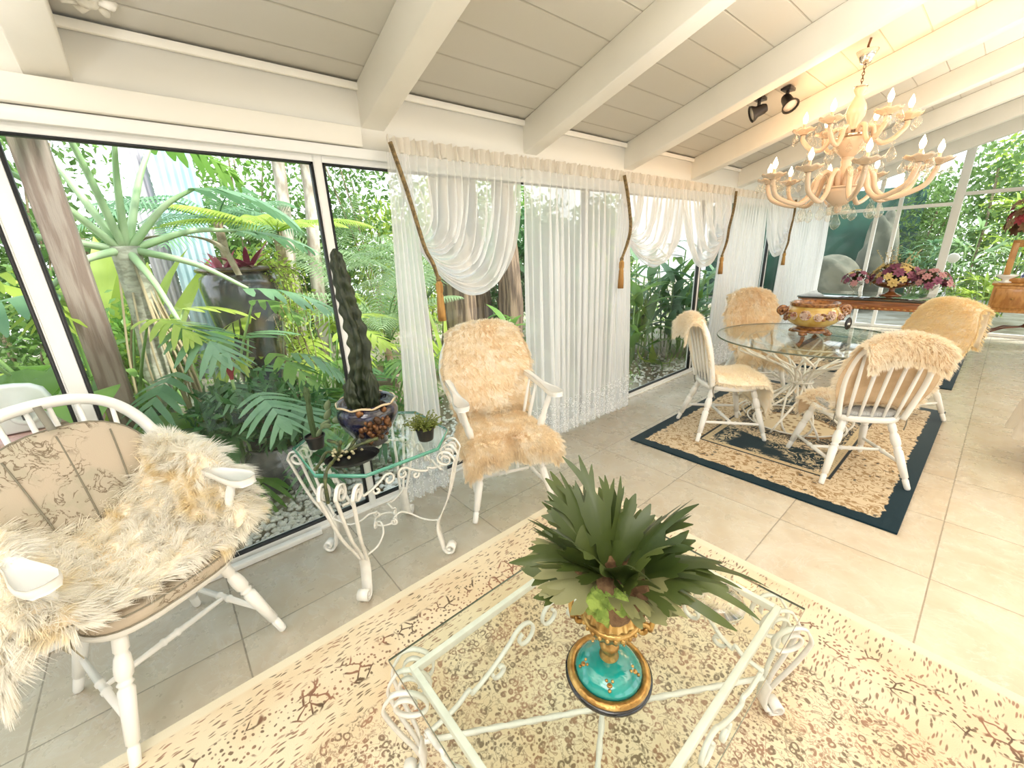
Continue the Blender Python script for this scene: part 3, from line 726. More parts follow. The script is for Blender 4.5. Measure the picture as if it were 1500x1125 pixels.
DZ = .012
def dsk(i, lb, ctrl, mat, **k): sheepskin(lb, (DC[i][0][0], DC[i][0][1], DZ), math.radians(DC[i][1]), ctrl, mat, **k)
dsk(0, 'rolled cream sheepskin capping the back of the chair nearest the window', [[(x-.012, y, z+.012) for x, y, z in r] for r in back_skin(.185, .955, -.283, .44, over=.14, low=.47)], wool_pale, n=18850, L=.032, W=.0023, seed=21, curl=.13, clump=(26, 26))
dsk(0, 'cream sheepskin hanging over the seat front of the chair nearest the window', seat_skin(.225, .468, -.13, .215, drop=.21, notch=False), wool_pale, n=20300, L=.032, W=.0023, seed=22, curl=.13, clump=(26, 26))
dsk(1, 'pale sheepskin folded over the spindle back turned to the viewer', back_skin(.225, .965, -.285, .44, over=.13, low=.50), wool_pale, hide=suede, n=29000, L=.032, W=.0023, seed=23, curl=.13, clump=(26, 26))
dsk(1, 'cream sheepskin on the seat of the dining chair with its back to the viewer', seat_skin(.215, .452, -.13, .21, drop=.12, notch=False), wool_pale, hide=suede, n=20300, L=.032, W=.0023, seed=24, curl=.13, clump=(26, 26))
dsk(2, 'peach toned sheepskin over the back of the chair beyond the table', back_skin(.235, .985, -.28, .44, over=.10, low=.47), wool_cream, n=20000, L=.042, W=.0028, seed=25, curl=.15, clump=(24, 24))
dsk(2, 'sheepskin on the seat of the chair beyond the table, seen through its glass', seat_skin(.24, .452, -.13, .21, drop=.16), wool_cream, n=7000, L=.045, W=.0045, seed=26, curl=.3)
dsk(3, 'golden sheepskin covering the whole back of the far right dining chair', back_skin(.27, .965, -.28, .44, over=.30, low=.47), wool_gold, n=22000, L=.034, W=.0028, seed=27, curl=.12, clump=(26, 26))
dsk(3, 'golden sheepskin on the seat of the far right dining chair', seat_skin(.22, .452, -.13, .20, drop=.12), wool_gold, n=6000, L=.045, W=.0045, seed=28, curl=.25)
# ---------------------------------------------------------------- wrought iron tables
def slab_glass(out, z0, z1, name, parent, bev=.0, edge=None):
    """polished glass plate: clear faces, green rim"""
    n = len(out); o = np.array(out); c = o.mean(0); i_ = c+(o-c)*(1-bev)
    m = MB()
    V = [(x, y, z0) for x, y in i_]+[(x, y, z1) for x, y in i_]
    m.add(V, [tuple(range(n-1, -1, -1)), tuple(range(n, 2*n))]); t = m.build(name, table_glass, parent, smooth=False)
    r = MB(); V = [(x, y, z0) for x, y in i_]+[(x, y, z0+.001) for x, y in o]+[(x, y, z1-.003) for x, y in o]+[(x, y, z1) for x, y in i_]
    r.add(V, [(a*n+k, a*n+(k+1) % n, (a+1)*n+(k+1) % n, (a+1)*n+k) for a in range(3) for k in range(n)])
    e = r.build('glass_edge', edge or glass_edge, t, smooth=False); return t
def flat(pts, w, tck, mat=None): return MB().tube(pts, 1, 4, ell=(w/2, tck/2))
def leg_ribbons(corner, out, zt, foot_r, spread=.055, n=3, bulge=.085, top_r=.05, zank=.15, foot_w=.017, rib_w=.011):
    """cabriole leg of n flat ribbons: corner = ankle xy, out = outward unit 2-vector"""
    out = nrm(out); side = np.array([-out[1], out[0]]); m = MB(); c = np.array(corner, float)
    for k in range(n):
        f = (k-(n-1)/2)/max(1, (n-1)/2)
        # radial profile: (offset out, z)
        c0 = (bulge-top_r*1.08, zt-top_r-.004)
        prof = np.vstack([spiral(c0, top_r*.30, top_r, 3.1*PI, .30*PI, 30), spline([(c0[0]+top_r*math.cos(.30*PI), c0[1]+top_r*math.sin(.30*PI)), (bulge, zt-top_r*1.15), (bulge*.93, zt-top_r*1.9), (bulge*.55, zank+(zt-zank)*.38), (bulge*.14, zank+.05), (0, zank)], 7)[1:]])
        P = []
        for o_, z in prof:
            tt = np.clip((z-zank)/(zt-zank), 0, 1); s = f*spread*tt**.8+f*rib_w*.9*(1-tt)
            q = c+out*o_+side*s; P.append((q[0], q[1], z))
        m.tube(P, 1, 4, ell=(rib_w/2, .0032), ref=(side[0], side[1], 0))
    # ankle and scrolled foot, as wide as the bundle
    ft = [(0, zank+.02), (-.008, zank-.03), (-.004, zank-.08), (.012, .030)]
    ft = np.vstack([spline(ft, 5), spiral((.012+foot_r*1.0, foot_r+.004), foot_r, foot_r*.22, 1.12*PI, 3.6*PI, 26)])
    m.tube([(c[0]+out[0]*o_, c[1]+out[1]*o_, z) for o_, z in ft], 1, 4, ell=(foot_w, .0045), ref=(side[0], side[1], 0))
    m.box((-.0, -.0, 0), (.0001, .0001, .0001)) if False else None
    return m
def scroll_rail(p0, p1, z, amp, mir=1, w=.010, th=.006, down=1):
    """S and C scrolls between two points: a facing pair of curls about the middle"""
    p0 = np.array(p0, float); p1 = np.array(p1, float); L = np.linalg.norm(p1-p0); d = (p1-p0)/L; sd = np.array([-d[1], d[0], 0])
    m = MB()
    r = amp*.36; mid = p0+d*L*.5
    for sg in (1, -1):
        cx = -r*1.15
        # a bar from the leg, a small step, a rising wave, then a curl beside the middle
        run = spline([(-L/2, -amp*.42), (-L/2+.30*(L/2-r*2), -amp*.36), (-L/2+.46*(L/2-r*2), -amp*.20), (-L/2+.50*(L/2-r*2), -amp*.34), (-L/2+.72*(L/2-r*2), -amp*.16), (cx-r*1.25, r*.35), (cx-r*.72, r*.80)], 6)
        curl = spiral((cx, r*.1), r, r*.28, .75*PI, -1.35*PI, 28)
        P = [mid+d*sg*x+np.array((0, 0, z+y)) for x, y in np.vstack([run, curl])]
        m.tube(P, 1, 4, ell=(w/2, th/2), ref=(sd[0], sd[1], 0))
        hook = np.vstack([spiral((cx-r*2.0, -r*.95), r*.20, r*.55, 2.6*PI, .9*PI, 20), [(cx-r*2.2, -r*.1)]])
        m.tube([mid+d*sg*x+np.array((0, 0, z+y)) for x, y in hook[:20]], 1, 4, ell=(w/2, th/2), ref=(sd[0], sd[1], 0))
    return m

# --- coffee table
ct = thing('coffee_table', 'low white wrought iron coffee table with a clear rectangular glass top', 'table', (-.5265, .76, 0))
hx, hy, zc = .29, .455, .447
fb = .017
m = MB()
for s in (-1, 1):
    m.box((s*hx-fb/2, -hy-fb/2, zc-.022), (s*hx+fb/2, hy+fb/2, zc)); m.box((-hx+fb/2, s*hy-fb/2, zc-.022), (hx-fb/2, s*hy+fb/2, zc))
m.build('top_frame', iron_white, ct, smooth=False, bevel=.0015)
for sx in (-1, 1):
    for sy in (-1, 1):
        leg_ribbons((sx*(hx+.012), sy*(hy+.012)), (sx*.62, sy*.78), zc-.006, .026, spread=.062, bulge=.062, top_r=.062, zank=.12, foot_w=.022, rib_w=.013).build('leg', iron_white, ct)
for s in (-1, 1):
    scroll_rail((s*hx*.98, -hy, 0), (s*hx*.98, hy, 0), .245, .155, w=.013, th=.008).build('scroll_rail', iron_white, ct)
    scroll_rail((-hx, s*hy*.98, 0), (hx, s*hy*.98, 0), .245, .13, w=.013, th=.008).build('scroll_rail', iron_white, ct)
def twisted(p0, p1, r=.008, turns=7, n=90, sag=0):
    p0 = np.array(p0, float); p1 = np.array(p1, float); m = MB(); T = nrm(p1-p0); a = nrm(np.cross(T, (0, 0, 1))); b = np.cross(T, a); V = []; F = []
    for i in range(n):
        t = i/(n-1); c = p0+(p1-p0)*t+np.array((0, 0, -sag*math.sin(PI*t))); an = turns*PI*min(1, max(0, (t-.12)/.76))
        for k in range(4):
            q = an+k*PI/2; V.append(c+r*1.35*(a*math.cos(q)+b*math.sin(q)))
    for i in range(n-1):
        for k in range(4): l = (k+1) % 4; F.append((i*4+k, i*4+l, (i+1)*4+l, (i+1)*4+k))
    return m.add(V, F)
st = twisted((-hx, -hy, .155), (hx, hy, .155), .007); twisted2 = twisted((hx, -hy, .158), (-hx, hy, .158), .007)
st.build('cross_stretcher', iron_white, ct, smooth=False); twisted2.build('cross_stretcher', iron_white, ct, smooth=False)
slab_glass([(-.349, -.50), (.349, -.50), (.349, .50), (-.349, .50)], zc+.001, zc+.009, 'glass_top', ct, .003, clear_edge)
# the clear edge of this top is only a thin dark line
ZCT = zc+.009

# --- plant table by the window
pt = thing('side_table', 'small white wrought iron side table with an octagonal glass top before the window', 'table', (-1.835, .655, 0))
zs = .632
for sx in (-1, 1):
    for sy in (-1, 1):
        leg_ribbons((sx*.20, sy*.20), (sx, sy), zs, .033, spread=.075, bulge=.125, zank=.19, foot_w=.024, rib_w=.015, top_r=.042).build('leg', iron_white, pt)
for a, b in (((.215, -.25, 0), (.215, .25, 0)), ((-.215, -.25, 0), (-.215, .25, 0)), ((-.25, .215, 0), (.25, .215, 0)), ((-.25, -.215, 0), (.25, -.215, 0))):
    scroll_rail(a, b, .54, .085, w=.011, th=.008).build('scroll_rail', iron_white, pt)
mm = MB(); mm.tube([(.055*math.cos(a), .055*math.sin(a), .20) for a in np.linspace(0, 2*PI, 24, endpoint=False)], .005, 6, closed=True); mm.build('ring', iron_white, pt)
for sx in (-1, 1):
    for sy in (-1, 1):
        u = np.array((sx, sy))/math.sqrt(2); v = np.array((-u[1], u[0])); P = []
        for (o_, l_, z_) in ((.285, 0, .20), (.24, .012, .188), (.18, .03, .185), (.12, .035, .21), (.08, .012, .235), (.055, -.02, .225)):
            q = u*o_+v*l_; P.append((q[0], q[1], z_))
        sp = spiral((.055, .205), .02, .006, .5*PI, -2.2*PI, 16)
        P = np.vstack([spline(P, 5), [(u[0]*o_+v[0]*-.03, u[1]*o_+v[1]*-.03, z_) for o_, z_ in sp]])
        MB().tube(P, .0048, 6).build('scroll_stretcher', iron_white, pt)
tube_ = MB(); 
oc = .328; cc = .155
octo = [(-oc+cc, -oc), (oc-cc, -oc), (oc, -oc+cc), (oc, oc-cc), (oc-cc, oc), (-oc+cc, oc), (-oc, oc-cc), (-oc, -oc+cc)]
octo = [(x-.03, y+.012) for x, y in octo]
gt = slab_glass(octo, zs+.003, zs+.018, 'glass_top', pt, .02)
ZST = zs+.018

# --- round dining table: glass on a sheaf of bent white rods
TX, TY, TR, ZT = -.93, 3.965, .675, .745
dt = thing('dining_table', 'round glass dining table on a sheaf of bent white rods', 'table', (TX, TY, .012))
circ = [(TR*math.cos(a), TR*math.sin(a)) for a in np.linspace(0, 2*PI, 72, endpoint=False)]
slab_glass(circ, ZT-.024, ZT-.012, 'glass_top', dt, .004, clear_edge)
for k in range(22):
    a = 2*PI*k/22; tw = .55 if k % 2 else -.55; ro = .40+.05*(k % 3); rb = .33+.04*((k+1) % 3)
    P = [(rb*math.cos(a-tw*1.5), rb*math.sin(a-tw*1.5), .006), (rb*1.04*math.cos(a-tw*1.3), rb*1.04*math.sin(a-tw*1.3), .10), (.16*math.cos(a-tw*.8), .16*math.sin(a-tw*.8), .24), (.065*math.cos(a), .065*math.sin(a), .36), (.17*math.cos(a+tw*.7), .17*math.sin(a+tw*.7), .49), (ro*math.cos(a+tw*1.2), ro*math.sin(a+tw*1.2), .62), (ro*1.0*math.cos(a+tw*1.6), ro*1.0*math.sin(a+tw*1.6), ZT-.032)]
    MB().tube(spline(P, 6), .0085, 7).build('rod', iron_white, dt)
for r_, z_ in ((.085, .36), (.35, .008), (.42, ZT-.036)):
    MB().tube([(r_*math.cos(a), r_*math.sin(a), z_) for a in np.linspace(0, 2*PI, 40, endpoint=False)], .007, 6, closed=True).build('hoop', iron_white, dt)

# ---------------------------------------------------------------- what stands on them
teal_glaze = M('turquoise_glaze', (.0, .22, .20), .12, col2=(.01, .33, .29), vs=10, coat=1)
black_base = M('black_lacquer', (.01, .01, .012), .2, coat=.5)
brown_roots = M('brown_root_ball', (.10, .05, .02), .9, col2=(.19, .11, .05), vs=30, bump=.6, bs=60)
moss = M('green_moss', (.16, .24, .04), .9, col2=(.30, .40, .08), vs=40, bump=.6, bs=120)
URN = np.array((-.452, .668, ZCT))
ur = thing('pedestal_urn', 'small gold pedestal urn with a turquoise foot on the coffee table', 'urn', tuple(URN))
MB().lathe([(.088, 0), (.094, .002), (.094, .007), (.086, .009)], 40).build('base_ring', black_base, ur)
MB().lathe([(.088, .007), (.090, .012), (.085, .018), (.076, .0185), (.073, .015)], 40).build('rim', gold, ur, autos=60)
MB().lathe([(.074, .014), (.070, .022), (.058, .033), (.040, .041), (.018, .045), (.0, .046)], 40).build('foot_dome', teal_glaze, ur)
for k in range(5):
    a = k*2*PI/5-.9; d = np.array((math.cos(a), math.sin(a), 0)); s = np.array((-d[1], d[0], 0)); q = MB()
    for (o_, l_, rr) in ((.056, 0, .0065), (.064, 0, .004), (.050, .006, .0035), (.050, -.006, .0035)):
        q.ball(d*o_+s*l_+np.array((0, 0, .036-(o_-.05)*.55)), (rr, rr, .003), 8, 6)
    q.build('gilt_motif', gold, ur)
MB().lathe([(.018, .040), (.021, .048), (.014, .054), (.017, .062), (.021, .070), (.019, .077), (.011, .083), (.010, .096), (.017, .104)], 24).build('stem', gold, ur)
MB().lathe([(.015, .100), (.030, .106), (.048, .118), (.056, .134), (.058, .142), (.053, .148), (.050, .155), (.045, .172), (.042, .184), (.052, .194), (.060, .205), (.058, .209), (.045, .205), (.0, .198)], 72, flute=(18, .045, .107, .186)).build('body', gold, ur)
q = MB().lathe([(.0575, .138), (.062, .143), (.0575, .148)], 36)
for k in range(24):
    a = 2*PI*k/24; q.ball((.059*math.cos(a), .059*math.sin(a), .137), .0048, 8, 6)
q.build('bead_band', gold, ur)
for sgn in (1, -1):
    cth = math.radians(35); dd = np.array((math.cos(cth), math.sin(cth)))*sgn
    pr = np.vstack([spiral((.066, .122), .004, .014, 2.2*PI, 0, 16), spline([(.080, .122), (.084, .150), (.076, .180), (.068, .205)], 5), spiral((.074, .213), .012, .004, 1.1*PI, -.9*PI, 12)])
    MB().tube([(dd[0]*r_, dd[1]*r_, z_) for r_, z_ in pr], np.linspace(.0065, .0045, len(pr)), 7).build('handle', gold, ur)

# staghorn fern in the urn
fern_leaf = leafM('staghorn_green', (.026, .052, .013), (.085, .115, .026), .36, .15, per='object')
fern_pale = leafM('staghorn_pale', (.17, .18, .07), (.29, .29, .14), .5, .15, per='object')
fn = thing('staghorn_fern', 'dark green staghorn fern spilling from the small gold urn', 'plant', (URN[0], URN[1], URN[2]+.282))
ur.scale = (1.16, 1.16, 1.36)
CAMAZ = math.atan2(-URN[1], -URN[0])
rb = MB()
for k in range(26):
    a = rng.uniform(0, 2*PI); r_ = rng.uniform(.035, .085); rb.ball((r_*math.cos(a), r_*math.sin(a), rng.uniform(-.01, .045)), rng.uniform(.022, .034), 10, 8, .35, k)
rb.build('root_ball', brown_roots, fn)
ms = MB()
for k in range(26):
    a = CAMAZ-.15+rng.normal(0, .42); r_ = .068+rng.normal(0, .008); ms.ball((r_*math.cos(a), r_*math.sin(a), rng.uniform(-.022, .040)), rng.uniform(.014, .026), 10, 8, .4, k+40)
mo = ms.build('moss', moss, fn)
def staghorn(L, W, el, az, depth, droop, seed, fold=.25, twist=0):
    """antler frond: a stalk that widens and forks again and again into strap lobes with rounded tips"""
    g = np.random.default_rng(seed); d = np.array((math.cos(az), math.sin(az), 0)); s = np.array((-d[1], d[0], 0)); m = MB()
    tt = np.linspace(0, 1.6, 60); ee = el-droop*tt; X = np.concatenate([[0], np.cumsum(np.cos(ee[:-1])*np.diff(tt))]); Z = np.concatenate([[0], np.cumsum(np.sin(ee[:-1])*np.diff(tt))])
    wav = g.uniform(0, 6)
    def pt(t, y):
        x = np.interp(t, tt, X)*L; z = np.interp(t, tt, Z)*L; e = np.interp(t, tt, ee); nv = np.array((-math.sin(e)*d[0], -math.sin(e)*d[1], math.cos(e))); y = y*L
        return d*x+np.array((0, 0, z))+s*y*math.cos(twist)+nv*(y*math.sin(twist)-fold*abs(y)+.03*L*math.sin(4*t+9*y/L+wav))
    def strip(p, a0, a1, ws, ln, n=12):
        """ribbon that bends from heading a0 to a1, ws = width along it"""
        rows = []; q = np.array(p, float); k = len(ws)-1
        for i in range(n):
            t = i/(n-1); aa = a0+(a1-a0)*t; w = np.interp(t*k, range(k+1), ws); na = (-math.sin(aa), math.cos(aa))
            rows.append([pt(q[0]+na[0]*w*f/2, q[1]+na[1]*w*f/2) for f in (-1, -.5, 0, .5, 1)]); q = q+np.array((math.cos(aa), math.sin(aa)))*ln/(n-1)
        m.grid(np.array(rows)); return q
    def finger(p, a, w, ln, dep):
        a1 = a*.35+g.normal(0, .10)
        strip(p, a, a1, [w*1.2, w*1.05, w*.92, w*.95, w*.9, w*.66, w*.12], ln)
        if dep:
            for sg in ((1, -1) if g.random() < .5 else (g.choice((1, -1)),)):
                t = g.uniform(.25, .5); q = (p[0]+ln*t*math.cos(a*.85), p[1]+ln*t*math.sin(a*.85)); strip(q, a+sg*.15, a*.5+sg*g.uniform(.3, .6), [w*.7, w*.78, w*.74, w*.6, w*.1], ln*g.uniform(.4, .65), 9)
    w = W/L*1.12; bl = g.uniform(.44, .55)
    strip((0, 0), 0, 0, [.10, .10, .14, w*.55, w*.85, w*1.02, w*.95, w*.6, .05], bl+.16, 16)
    nf = 3+depth
    for k in range(nf):
        f = -1+2*k/(nf-1); finger((bl-.12-.12*abs(f), f*w*.36), f*g.uniform(.45, .75), w*.29, g.uniform(.46, .66)*(1-.22*abs(f)), 1 if depth > 1 else 0)
    return m
CAMAZ = math.atan2(-URN[1], -URN[0]); fr = []
for k in range(9): fr.append((rng.uniform(.23, .29), rng.uniform(.070, .095), rng.uniform(1.0, 1.4), CAMAZ+PI*.5+k*2*PI/9+rng.normal(0, .2), 2, rng.uniform(.3, .8), 0))
for k in range(9):
    az = CAMAZ+1.15+k*(2*PI-2.3)/8; fr.append((rng.uniform(.21, .27), rng.uniform(.065, .09), rng.uniform(.5, .85), az+rng.normal(0, .12), 2, rng.uniform(.6, 1.0), 0))
for az, L, el, dr in ((CAMAZ-1.05, .17, .40, .7), (CAMAZ-1.45, .23, .42, .7), (CAMAZ-.45, .085, .7, .8), (CAMAZ+.62, .15, .55, .9), (CAMAZ+.95, .19, .45, .8), (CAMAZ+1.25, .21, .4, .8), (CAMAZ-1.8, .23, .5, .9)): fr.append((L, .085, el, az, 2, dr, 1))
for az, L, el, dr in ((CAMAZ+1.75, .37, .62, 1.35), (CAMAZ+1.55, .35, .5, 1.2), (CAMAZ-2.5, .33, 1.25, .5), (CAMAZ-2.15, .31, 1.15, .5)): fr.append((L, .06, el, az, 1 if L > .34 else 2, dr, 0))
for i, (L, W, el, az, dep, dr, pale) in enumerate(fr):
    m = staghorn(L*.93, W*.95, el, az, dep, dr, 100+i, rng.uniform(.1, .35), rng.normal(0, .3)); off = np.array((math.cos(az), math.sin(az), 0))*.022+np.array((0, 0, .025)); m.xform(np.eye(3), off)
    m.build('frond', fern_pale if pale else fern_leaf, fn)

# lidded clear dish
cd = thing('candy_dish', 'clear glass lidded candy dish on the far right end of the coffee table', 'dish', (-.335, 1.025, ZCT))
MB().lathe([(.030, 0), (.034, .003), (.020, .010), (.016, .022), (.035, .032), (.056, .046), (.064, .062), (.065, .072)], 36, flute=(18, .03, .03, .075)).build('bowl', crystal, cd)
MB().lathe([(.067, .073), (.066, .078), (.056, .093), (.034, .106), (.012, .113), (.009, .120), (.016, .128), (.017, .136), (.009, .145), (.0, .147)], 36, flute=(18, .03, .079, .1)).build('lid', crystal, cd)

# plants on the window table
black_plastic = M('black_plastic_pot', (.012, .012, .013), .35)
soil = M('dark_soil', (.03, .02, .014), .95, bump=.8, bs=90, col2=(.08, .05, .035), vs=60)
cob = M('cobalt_glaze', (.004, .006, .045), .1, col2=(.008, .007, .014), vs=16, coat=1, bump=.5, bs=45)
copper = M('copper_lustre_relief', (.24, .11, .045), .3, .5, col2=(.06, .03, .015), vs=40, bump=.5, bs=80)
cactM = M('dark_cactus_skin', (.016, .026, .012), .5, col2=(.032, .045, .020), vs=18, bump=.25, bs=70)
cactL = M('green_cactus_skin', (.05, .09, .03), .6, bump=.4, bs=160)
cp = thing('cachepot', 'glossy cobalt blue cachepot with copper relief on the window table', 'pot', (-1.825, .645, ZST))
MB().lathe([(.062, 0), (.070, .004), (.066, .016), (.074, .032), (.102, .070), (.123, .108), (.128, .135), (.122, .152), (.112, .160), (.116, .170), (.124, .176), (.119, .180), (.108, .170), (.104, .150), (.0, .150)], 48, flute=(12, .012, .03, .14)).build('body', cob, cp)
MB().tube([(.121*math.cos(a), .121*math.sin(a), .176+.003*math.sin(9*a)) for a in np.linspace(0, 2*PI, 60, endpoint=False)], .0045, 6, closed=True).build('rim', M('cream_gilt_rim', (.62, .50, .32), .3, coat=.5), cp)
q = MB()
for k in range(34):
    a = math.radians(-5)+rng.normal(0, .33); z = rng.uniform(.02, .165); r_ = np.interp(z, [0, .03, .07, .11, .14, .165], [.068, .074, .102, .124, .127, .115]); q.ball((r_*math.cos(a), r_*math.sin(a), z), rng.uniform(.007, .016), 8, 6, .3, k)
q.build('relief_ornament', copper, cp)
MB().lathe([(.104, .145), (.06, .156), (.0, .158)], 20).build('soil', soil, cp)
cp.scale = (1.08, 1.08, 1.2)
def ribbed_cactus(path, r, ribs, amp, knob, n=48, seed=0):
    P = np.asarray(path, float); m = len(P); V = []; F = []; g = np.random.default_rng(seed); ph = g.uniform(0, 6)
    T = np.gradient(P, axis=0); T /= np.linalg.norm(T, axis=1)[:, None]
    for i in range(m):
        s = nrm(np.cross(T[i], (0, 1, .01))); b = np.cross(T[i], s)
        for k in range(n):
            a = 2*PI*k/n; tw = .25*math.sin(i*.11); c = math.cos(ribs*(a+tw)); rr = r[i]*(1+amp*c*(1+.5*math.sin(i*knob+2.2*math.sin(2*a+ph)))+.05*math.sin(i*.9+3*a)); V.append(P[i]+rr*(s*math.cos(a)+b*math.sin(a)))
    for i in range(m-1):
        for k in range(n): l = (k+1) % n; F.append((i*n+k, i*n+l, (i+1)*n+l, (i+1)*n+k))
    F.append(tuple((m-1)*n+k for k in range(n))); return MB().add(V, F)
tc = thing('cactus', 'tall dark knobbly column cactus in the cobalt cachepot', 'cactus', (-1.83, .645, ZST+.187))
pts = spline([(0, 0, 0), (-.01, .0, .12), (.0, .012, .28), (-.018, .0, .44), (-.03, -.01, .58), (-.045, -.015, .70)], 18)
tr = np.interp(np.linspace(0, 1, len(pts)), [0, .1, .3, .5, .75, .95, 1], [.036, .043, .040, .035, .030, .022, .005])
ribbed_cactus(pts, tr, 5, .30, .75, seed=2).build('stem', cactM, tc)
for (c, a0, h) in (((.05, .015, 0), .4, .17), ((-.045, .03, 0), 2.6, .13), ((.02, -.055, 0), 4.8, .15)):
    pp = spline([c, (c[0]*1.25, c[1]*1.25, h*.5), (c[0]*1.15, c[1]*1.15, h)], 12); rr = np.interp(np.linspace(0, 1, len(pp)), [0, .2, .8, 1], [.022, .028, .022, .005])
    ribbed_cactus(pp, rr, 5, .28, .8, 40, seed=int(h*100)).build('offset', cactM, tc)
def small_pot(loc, r, h, label, name='nursery_pot', mat=black_plastic):
    t = thing(name, label, 'pot', loc)
    MB().lathe([(r*.74, 0), (r*.78, .003), (r*.95, h*.86), (r*1.05, h*.88), (r*1.06, h), (r*.98, h), (r*.93, h*.84), (0, h*.83)], 28).build('body', mat, t, autos=50)
    MB().lathe([(r*.93, h*.84), (r*.5, h*.9), (0, h*.91)], 20).build('soil', soil, t); return t
small_pot((-1.955, .428, ZST), .043, .062, 'little black nursery pot with a thin cactus, on the left of the window table')
c2 = thing('cactus', 'thin green finger cactus with side pads in the left nursery pot', 'cactus', (-1.955, .428, ZST+.056))
pp = spline([(0, 0, 0), (.004, -.003, .09), (-.006, .004, .20), (-.012, .002, .245)], 12); rr = np.interp(np.linspace(0, 1, len(pp)), [0, .5, .55, .62, .8, 1], [.012, .013, .009, .013, .014, .003]); ribbed_cactus(pp, rr, 6, .12, .2, 30).build('stem', cactL, c2)
def pad(c, d, L, W, mat, parent):
    d = nrm(d); s = nrm(np.cross(d, (1, .3, .2))); n = np.cross(s, d); m = MB(); V = []; F = []
    for i in range(9):
        t = i/8; w = W*math.sin(PI*min(.98, .08+.92*t))**.7
        for k in range(8): a = 2*PI*k/8; V.append(np.array(c)+d*L*t+s*w*math.cos(a)+n*w*.28*math.sin(a))
    for i in range(8):
        for k in range(8): l = (k+1) % 8; F.append((i*8+k, i*8+l, (i+1)*8+l, (i+1)*8+k))
    return m.add(V, F).build('pad', mat, parent)
pale_pad = M('pale_green_pad', (.16, .22, .12), .5)
for c, d, L, W in (((.012, .008, 0), (.3, .5, 1), .05, .014), ((.03, .028, .04), (.5, .9, 1), .06, .020), ((.045, .05, .085), (.2, .6, 1.2), .055, .018), ((.035, .035, .05), (.9, .6, .3), .05, .015), ((-.012, .01, 0), (-.3, .4, 1), .04, .012), ((.05, .075, .07), (.2, 1, .1), .05, .018), ((.05, .06, .13), (.1, .3, 1), .05, .018)): pad(c, d, L, W, pale_pad, c2)
small_pot((-1.66, .845, ZST), .046, .066, 'small black pot of sprouting succulent at the right end of the window table')
sp = thing('succulent', 'feathery yellow green succulent filling the right hand pot', 'plant', (-1.66, .845, ZST+.06))
sg = leafM('succulent_green', (.12, .18, .03), (.26, .30, .07), .45, .3)
q = MB(); 
for k in range(70):
    a = rng.uniform(0, 2*PI); el = rng.uniform(.2, 1.4); L = rng.uniform(.04, .085); r0 = rng.uniform(0, .035)
    b = np.array((r0*math.cos(a), r0*math.sin(a), 0)); d = np.array((math.cos(a)*math.cos(el), math.sin(a)*math.cos(el), math.sin(el)))
    P = [b, b+d*L*.5+np.array((0, 0, .006)), b+d*L]; q.tube(P, .0011, 4)
    for j in range(6):
        c = b+d*L*(.3+.14*j)+rng.normal(0, .004, 3); q.ball(c, (.0045, .0045, .0028), 6, 4)
q.build('foliage', sg, sp)
tr_ = thing('saucer', 'oval black plastic saucer at the front of the window table', 'saucer', (-1.70, .505, ZST), math.radians(75))
m = MB().lathe([(.078, 0), (.084, .003), (.100, .021), (.103, .022), (.101, .019), (.082, .006), (.0, .005)], 40); m.xform(np.diag((1.12, .80, 1))); m.build('dish', black_plastic, tr_, autos=50)
for k in (1, 2): 
    mm = MB().tube([((.082+.006*k)*1.12*math.cos(a), (.082+.006*k)*.80*math.sin(a), .006+.005*k) for a in np.linspace(0, 2*PI, 40, endpoint=False)], .0015, 5, closed=True); mm.build('ridge', black_plastic, tr_)
tp = thing('trailing_cactus', 'trailing chain cactus lying over the left side of the oval black saucer', 'cactus', (-1.755, .465, ZST+.012))
chain = M('chain_cactus_skin', (.11, .13, .045), .5, col2=(.05, .065, .03), vs=40)
for k, pth in enumerate(([(0, 0, 0), (.02, .0, .04), (.03, .01, .085)], [(0, .02, .0), (.03, .06, .035), (.06, .12, .055), (.07, .16, .06)], [(-.01, 0, 0), (-.02, -.04, .03), (.03, -.09, .012), (.06, -.12, .006)], [(0, -.01, 0), (.06, -.04, .02), (.11, -.085, .012), (.15, -.11, -.02), (.155, -.115, -.11)], [(0, 0, 0), (-.05, .02, .035), (-.10, -.01, .05)], [(.0, .03, 0), (-.03, .09, .04), (-.02, .13, .06)])):
    P = spline(pth, 9); r_ = .0075*(.75+.35*np.abs(np.sin(np.linspace(0, 9+3*(k % 2), len(P))))); MB().tube(P, r_, 6).build('stem', chain, tp)
q = MB()
for k in range(26):
    c = np.array((rng.normal(0, .025), rng.normal(.02, .03), rng.uniform(0, .03))); q.ball(c, (.010, .007, .006), 7, 5)
q.build('pale_leaves', M('pale_variegated_leaf', (.50, .46, .28), .5), tp)

# urn on the dining table
ma = M('amber_majolica', (.50, .30, .05), .15, col2=(.62, .45, .13), vs=7, coat=1); mb = M('brown_majolica', (.17, .055, .015), .2, col2=(.36, .15, .04), vs=35, bump=.5, bs=60, coat=1)
mc = M('pink_white_majolica', (.66, .50, .42), .25, col2=(.40, .16, .13), vs=26, lo=.5, hi=.68, coat=.6)
jd = thing('jardiniere', 'amber majolica jardiniere with a band of porcelain roses on the round table', 'pot', (-.965, 4.10, .012+ZT-.011), math.radians(38))
MB().lathe([(.120, .024), (.140, .030), (.118, .050), (.100, .060), (.098, .068), (.108, .072)], 48, flute=(10, .03, .02, .05)).build('foot', mb, jd)
for k in range(4):
    a = PI/4+k*PI/2; MB().ball((.128*math.cos(a), .128*math.sin(a), .018), (.032, .032, .019), 10, 8, .25, k).build('claw', mb, jd)
MB().lathe([(.100, .068), (.135, .082), (.178, .115), (.198, .155), (.196, .185), (.178, .21), (.166, .225), (.162, .238)], 56).build('body', ma, jd)
